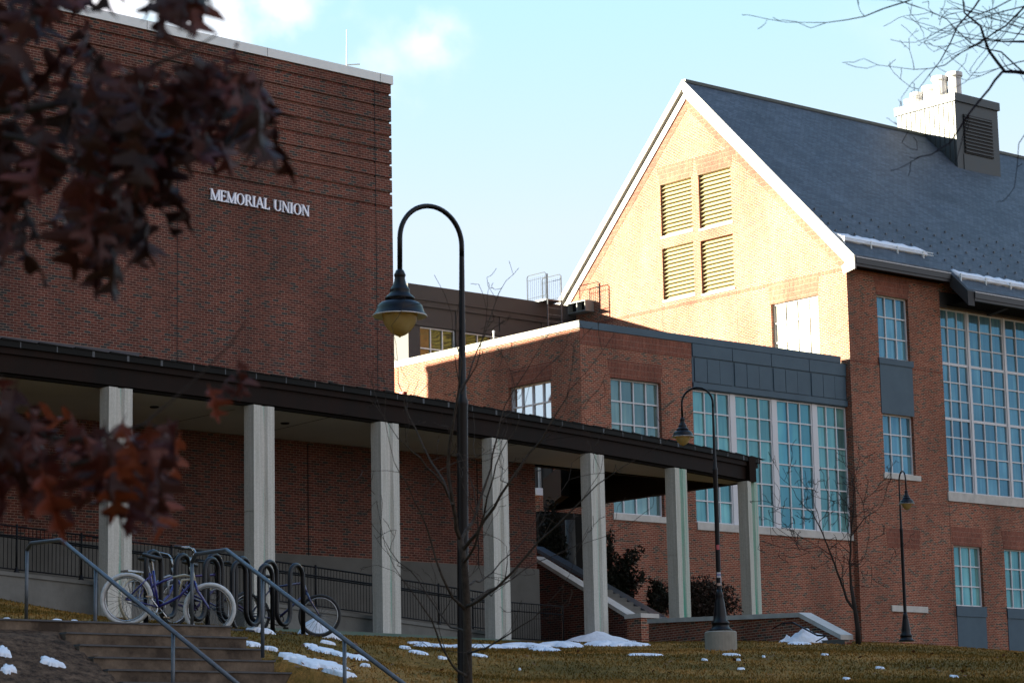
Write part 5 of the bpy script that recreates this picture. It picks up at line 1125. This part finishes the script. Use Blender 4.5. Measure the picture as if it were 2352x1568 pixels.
limb3([(2420, -60, 9.2), (2310, 60, 9.1), (2250, 100, 9.1), (2170, 150, 9.1), (2100, 160, 9.1)], .008, .002, sl=.26, depth=3, n=5)
limb3([(2352, 168, 9), (2300, 120, 9.2), (2230, 100, 9.3), (2175, 45, 9.3), (2120, 20, 9.3)], .006, .002, sl=.26, depth=3, n=5)
limb3([(2500, -40, 9), (2370, 40, 8.9), (2330, 90, 8.9), (2260, 90, 8.9)], .007, .002, sl=.28, depth=3, n=5)
limb3([(2560, 220, 9), (2400, 260, 9), (2340, 330, 9), (2330, 430, 9)], .006, .0015, sl=.12, depth=1, n=5)

for k in range(12):
    x0, y0 = 2380 + rs.rand() * 60, rs.uniform(-60, 130); x1, y1 = rs.uniform(2120, 2300), rs.uniform(0, 190)
    limb3([(x0, y0, 9.2), ((x0 * .6 + x1 * .4), (y0 * .6 + y1 * .4) + rs.uniform(-20, 20), 9.1), (x1, y1, 9.1)], .005, .002, sl=.2, depth=2, n=4)

# ---- oak with hanging dead leaves, left foreground
rl = np.random.RandomState(7)
oak = thing('oak_tree', 'near oak branches hanging in from the left with withered maroon leaves', 'tree')
tb = at(-1150, 700, 6.6); gk = gz(tb)
mb = MB(); mb.tube([(tb[0], tb[1], gk - .3), (tb[0], tb[1], gk + 1.2), (tb[0] + .05, tb[1], tb[2] + .6), (tb[0] + .1, tb[1] + .1, tb[2] + 2.6), (tb[0] - .1, tb[1] + .3, tb[2] + 5), (tb[0] + .1, tb[1] + .5, tb[2] + 7.5)], [.24, .19, .16, .12, .08, .02], 14); mb.build('trunk', M_bark2, oak, smooth=True)
rw_ = np.random.RandomState(51); MINR[0] = .004
for k in range(9):
    p = np.array([tb[0] + .05, tb[1] + .15, tb[2] + 1.2 + k * .65]); a = rw_.uniform(1.6, 5.2); mb = MB(); grow(mb, p, crisp([cos(a), sin(a), .5]), 2.6 - .15 * k, .05 - .003 * k, 2, rw_, .3); mb.build('branch', M_bark2, oak)
BR = [([(-1150, 500, 6.6), (-500, 300, 6.1), (-60, 255, 5.6), (60, 252, 5.5), (150, 235, 5.4), (265, 222, 5.4), (350, 150, 5.4), (430, 120, 5.4), (500, 80, 5.5)], .030, .002),
      ([(150, 235, 5.4), (250, 250, 5.3), (380, 270, 5.2), (480, 240, 5.2), (560, 220, 5.2), (610, 250, 5.2)], .012, .003),
      ([(-500, 300, 6.1), (-60, 300, 5.2), (60, 320, 5.1), (170, 380, 5.0), (260, 420, 5.0)], .018, .004),
      ([(-800, 300, 6.3), (-200, -60, 5.8), (100, -80, 5.6), (300, -50, 5.6), (420, -30, 5.6)], .025, .004),
      ([(-1150, 900, 6.6), (-500, 1120, 6.0), (-60, 1085, 5.6), (60, 1072, 5.5), (150, 1070, 5.5), (240, 1050, 5.5)], .03, .005),
      ([(-500, 1120, 6.0), (-60, 960, 5.8), (150, 1012, 5.7), (240, 1000, 5.7), (330, 975, 5.7), (400, 985, 5.7)], .018, .003),
      ([(330, 975, 5.7), (440, 880, 5.75), (530, 790, 5.8), (562, 742, 5.8)], .004, .002)]
for pl, a, b in BR:
    mb = MB(); P_ = [at(*p) for p in pl]; n_ = len(P_); mb.tube(P_, [(a + (b - a) * (i / (n_ - 1)) ** .5) * .8 for i in range(n_)], 7, False); mb.build('branch', M_bark2, oak, smooth=True)
HALF = [(.012, .0), (.014, .08), (.03, .14), (.17, .17), (.27, .25), (.20, .29), (.07, .30), (.065, .40), (.20, .44), (.36, .50), (.42, .60), (.34, .60), (.25, .565), (.10, .555), (.08, .66), (.17, .71), (.30, .79), (.25, .82), (.12, .79), (.06, .84), (.05, .92), (.012, 1.0)]
def leaf(mb, base, size, rs_):
    down_ = crisp(np.array([0, 0, -1.]) + rs_.randn(3) * .27); a = rs_.rand() * 2 * pi
    side = crisp(np.cross(down_, [cos(a), sin(a), .1])); nrm = np.cross(down_, side)
    c1, c2, c3 = rs_.uniform(.2, 1.3), rs_.uniform(-.5, .5), rs_.uniform(-.8, .8); wf = rs_.uniform(.5, .95)
    ys = [h[1] for h in HALF]; ph = rs_.rand() * 6
    def pos(x, y): # curled and twisted blade
        tw = c3 * y; z = c1 * abs(x) ** 1.3 + c2 * y * y + .05 * sin(9 * y + ph); X = x * wf * cos(tw) - z * sin(tw) * .4; Z = x * sin(tw) + z
        return base + (down_ * y + side * X + nrm * Z) * size
    mid = [mb.pt(pos(0, y)) for y in ys]
    for sg in (-1, 1):
        ed = [mb.pt(pos(sg * x, y + (.02 if sg > 0 else 0) * (x > .1))) for x, y in HALF]
        for i in range(len(HALF) - 1): mb.fi((mid[i], mid[i + 1], ed[i + 1], ed[i]) if sg > 0 else (mid[i], ed[i], ed[i + 1], mid[i + 1]))
def inpoly(x, y, pl):
    c = False; j = len(pl) - 1
    for i in range(len(pl)):
        if (pl[i][1] > y) != (pl[j][1] > y) and x < (pl[j][0] - pl[i][0]) * (y - pl[i][1]) / (pl[j][1] - pl[i][1]) + pl[i][0]: c = not c
        j = i
    return c
PL = [([(180, 430), (300, 420), (290, 540), (235, 550)], 12), ([(-60, 420), (60, 420), (60, 520), (-60, 520)], 8), ([(-160, -160), (190, -160), (225, -10), (240, 110), (190, 250), (150, 340), (60, 400), (-160, 420)], 95),
      ([(230, 110), (330, 130), (440, 110), (560, 130), (620, 190), (600, 240), (520, 270), (430, 330), (330, 350), (200, 280)], 95),
      ([(360, -130), (440, -130), (455, -50), (365, -50)], 22), ([(150, 330), (330, 330), (420, 390), (340, 460), (240, 520), (160, 430)], 36),
      ([(-100, 810), (60, 840), (120, 950), (130, 1060), (-100, 1100)], 60), ([(130, 900), (220, 960), (330, 920), (430, 950), (400, 1020), (370, 1110), (290, 1120), (180, 1040)], 42)]
sets = [[], []]
for k, (pl, n_) in enumerate(PL):
    n_ = int(n_ * 1.15)
    xs = [p[0] for p in pl]; ys = [p[1] for p in pl]; c = 0
    while c < n_:
        x, y = rl.uniform(min(xs), max(xs)), rl.uniform(min(ys), max(ys))
        if inpoly(x, y, pl): sets[0 if k < 6 else 1].append((x, y, rl.uniform(4.9, 6.1), rl.uniform(.10, .165))); c += 1
sets[0] += [(520, 150, 5.3, .16), (590, 215, 5.2, .17), (625, 270, 5.2, .14), (545, 85, 5.5, .07), (570, 150, 5.3, .13)]
sets[1] += [(548, 812, 5.8, .11), (535, 845, 5.8, .09), (480, 880, 5.75, .09), (560, 860, 5.8, .06)]
def leafmat(name, a, b_, c):
    m = bpy.data.materials.new(name); m.use_nodes = True; t = m.node_tree; l = t.links.new; b = t.nodes['Principled BSDF']
    g = N(t, 'ShaderNodeNewGeometry'); cr = N(t, 'ShaderNodeValToRGB'); e = cr.color_ramp.elements; e[0].color = (*a, 1); e[1].color = (*c, 1); e2 = e.new(.6); e2.color = (*b_, 1)
    l(g.outputs['Random Per Island'], cr.inputs[0]); l(cr.outputs[0], b.inputs['Base Color']); b.inputs['Roughness'].default_value = .5; b.inputs['Specular IOR Level'].default_value = .28
    tr = N(t, 'ShaderNodeBsdfTranslucent'); l(cr.outputs[0], tr.inputs[0]); ms = N(t, 'ShaderNodeMixShader'); ms.inputs[0].default_value = .25; l(b.outputs[0], ms.inputs[1]); l(tr.outputs[0], ms.inputs[2]); l(ms.outputs[0], t.nodes['Material Output'].inputs['Surface']); return m
for s_, m_ in zip(sets, (leafmat('withered_maroon_leaf', (.010, .003, .003), (.034, .008, .0065), (.085, .020, .016)), leafmat('withered_backlit_leaf', (.022, .005, .005), (.065, .012, .009), (.18, .04, .016)))):  # lower leaves brighter and more orange: backlight put into their colour
    mb = MB()
    for (x, y, d, sz) in s_: leaf(mb, at(x, y, d), sz * 1.02, rl)
    mb.build('leaves', m_, oak)

# ================================================================= SHRUBS
def needles(mb, p, r_, n, rs_, sz):
    for k in range(n):
        d = crisp(rs_.randn(3)); q = p + d * r_ * rs_.rand() ** .5; a = crisp(rs_.randn(3) + [0, 0, .5]) * sz; b = crisp(np.cross(a, rs_.randn(3))) * sz * .28
        mb.face([q - b, q + b, q + a])
def shrub(label, name, tips, foot, D_, m, seed, sz=.13, dens=26, spread=.16):
    g = thing(name, label, 'shrub'); r_ = np.random.RandomState(seed); f = at(*foot, D_); st_ = MB(); fo = MB()
    for (x, y) in tips:
        t_ = at(x, y, D_ + r_.uniform(-.5, .5)); k = 9
        path = [f + (t_ - f) * (i / k) + r_.randn(3) * .05 * (i / k) for i in range(k + 1)]; st_.tube(path, [.03 * (1 - .8 * i / k) for i in range(k + 1)], 5, False)
        for i in range(2, k + 1): needles(fo, path[i], spread * (1.5 - .9 * i / k) + .05, dens, r_, sz)
    st_.build('stem', M_bark2, g); fo.build('foliage', m, g); return g
shrub('tall ragged evergreen behind the stair wall left of the window sill', 'evergreen_shrub', [(1398, 1232), (1385, 1290), (1425, 1285), (1447, 1268), (1462, 1265), (1470, 1320), (1440, 1320), (1410, 1330), (1380, 1330), (1450, 1345), (1395, 1260), (1400, 1300)], (1415, 1390), 84, M_ever, 1, .15, 34, .3)
shrub('small upright evergreen between the stair and the sixth column', 'evergreen_shrub', [(1508, 1335), (1500, 1360), (1520, 1355), (1512, 1345), (1528, 1375)], (1510, 1405), 83, M_ever, 2, .13, 34, .25)
shrub('dark evergreen beside the porch, seen past the walkway wall', 'evergreen_shrub', [(1262, 1160), (1270, 1200), (1255, 1200), (1285, 1235), (1245, 1240), (1265, 1240), (1290, 1260)], (1268, 1285), 84, M_ever, 4, .14, 36, .35)
shrub('brown leaved bush above the retaining wall behind the middle lamp', 'brown_bush', [(1520, 1380), (1545, 1350), (1560, 1345), (1580, 1350), (1600, 1342), (1618, 1338), (1632, 1345), (1650, 1355), (1668, 1362), (1680, 1380), (1595, 1370), (1640, 1372), (1620, 1390), (1560, 1385), (1685, 1398)], (1600, 1425), 80, M_bush, 5, .12, 46, .4)

# ================================================================= SNOW
SNOWED = []
def snow():
    r_ = np.random.RandomState(9); mb = MB()
    def patch(x, y, wpx, dpx, h, n=46, asp=None):
        c = hit(x, y); c2 = hit(x, y + dpx) if dpx else None
        if c is None: return
        dd = (c - EYE) @ FW; a = wpx / 2 * dd / FP; b = a * .35 if c2 is None else max(.12, np.linalg.norm((c2 - c)[:2]) * .5)
        b = min(b, asp or 9); SNOWED.append((c, a + .05, b + .12)); rt_ = c[0] > STEP0[0]
        ph = r_.rand(6) * 6; m_ = 5; rings = []
        for j in range(m_ + 1):
            f = j / m_; ring = []
            for i in range(n):
                t = 2 * pi * i / n; w_ = 1 + .16 * sin(2 * t + ph[0]) + .16 * sin(3 * t + ph[1]) + .12 * sin(5 * t + ph[2]) + .12 * sin(8 * t + ph[3]) + .10 * sin(13 * t + ph[4]) + .08 * sin(19 * t + ph[5]) + .03 * r_.randn()
                p = c + (HR * cos(t) * a + HF * sin(t) * b) * w_ * max(f, .02)
                ff = f
                if rt_ and STEP0[1] - 4.2 < p[1] < STEP0[1] + .8 and p[0] < STEP0[0] + .25: p[0] = STEP0[0] + .25; ff = 1.0
                ring.append((p[0], p[1], ff))
            rings.append(ring)
        fl = np.array([q for r in rings for q in r]); z = ground(fl[:, 0], fl[:, 1]); k = 0; R2 = []
        for r in rings:
            R2.append([(q[0], q[1], z[k + i] + h * .75 * (1 - q[2] ** 2) + (.025 if q[2] < .99 else -.02) + h * .07 * r_.randn() * (q[2] < .9) * (q[2] > .1)) for i, q in enumerate(r)]); k += n
        mb.loft(R2, caps=False); mb.fi([mb.pt(p) for p in R2[0]])
    for a in ((722, 1526, 140, 24, .05), (768, 1550, 100, 20, .05), (672, 1512, 60, 12, .04), (622, 1492, 34, 6, .03), (575, 1481, 60, 6, .035), (760, 1500, 110, 8, .035), (820, 1512, 70, 7, .03), (715, 1486, 40, 5, .03),
              (600, 1452, 60, 3, .06), (650, 1450, 50, 3, .09), (700, 1450, 50, 4, .10), (752, 1478, 30, 4, .02), (840, 1530, 20, 4, .02),
              (1000, 1484, 100, 4, .05), (1060, 1486, 80, 4, .05), (1130, 1486, 120, 4, .06), (1210, 1484, 120, 4, .09), (1290, 1483, 120, 5, .12), (1250, 1493, 70, 4, .06), (1400, 1481, 110, 4, .12), (1440, 1482, 80, 4, .08), (965, 1478, 50, 3, .04),
              (1090, 1505, 60, 4, .02), (960, 1500, 40, 5, .02), (930, 1488, 24, 5, .02), (1015, 1512, 20, 4, .02), (1480, 1504, 70, 3, .015), (1680, 1504, 40, 3, .012), 
              (1835, 1478, 60, 3, .04), (2020, 1535, 16, 2, .015), (2190, 1555, 18, 2, .012),
              (8, 1505, 34, 18, .03), (118, 1525, 50, 12, .03), (20, 1540, 34, 12, .03), (170, 1432, 22, 4, .03), (203, 1434, 22, 3, .03), (15, 1425, 20, 4, .02), (130, 1428, 20, 4, .02)):
        patch(*a)
    for k in range(8):
        x = r_.uniform(850, 2300); y = r_.uniform(1495, 1566) if x < 1500 else r_.uniform(1490, 1560); patch(x, y, r_.uniform(5, 22), 2, .008, 10)
    # the two taller heaps
    for (x, y, D_, w_, h) in ((725, 1456, 39.5, .42, .26), (1370, 1474, 73.5, 1.3, .32), (1852, 1466, 64.6, .55, .26), (1880, 1467, 64.6, .4, .14), (1812, 1468, 64.8, .35, .09)):
        c = at(x, y, D_); rings = []
        for j in range(7):
            f = j / 6; rings.append([c + HR * cos(t) * w_ * f * (1 + .12 * sin(3 * t + x)) + HF * sin(t) * w_ * .6 * f + [0, 0, h * (1 - f) ** .8 + .03 * r_.randn() * (0 < f < 1) - .12 * f] for t in np.linspace(0, 2 * pi, 17)[:-1]])
        rings[0] = [c + [0.004 * cos(t), .004 * sin(t), h] for t in np.linspace(0, 2 * pi, 17)[:-1]]; mb.loft(rings, caps=False); SNOWED.append((c, w_, w_ * .6))
    o = mb.build('snow', M_snow, None, smooth=True); tag(o, 'thin broken patches and small heaps of old snow on the lawn', 'snow', kind='stuff')
snow()
grass()
# scattered fallen leaves on the lawn
r_ = np.random.RandomState(4); mb = MB()
for k in range(140):
    p = hit(r_.uniform(200, 2340), r_.uniform(1480, 1566))
    if p is None: continue
    a = r_.rand() * 6; s = r_.uniform(.03, .06); u = np.array([cos(a), sin(a), r_.randn() * .3]) * s; v = np.array([-sin(a), cos(a), r_.randn() * .3]) * s * .6
    c = p + [0, 0, .06]; mb.face([c - u, c - v, c + u, c + v])
tag(mb.build('fallen_leaves', mat('fallen_oak_leaf', (.16, .06, .02), .8)), 'dry brown leaves scattered over the lawn', 'leaves', kind='stuff')
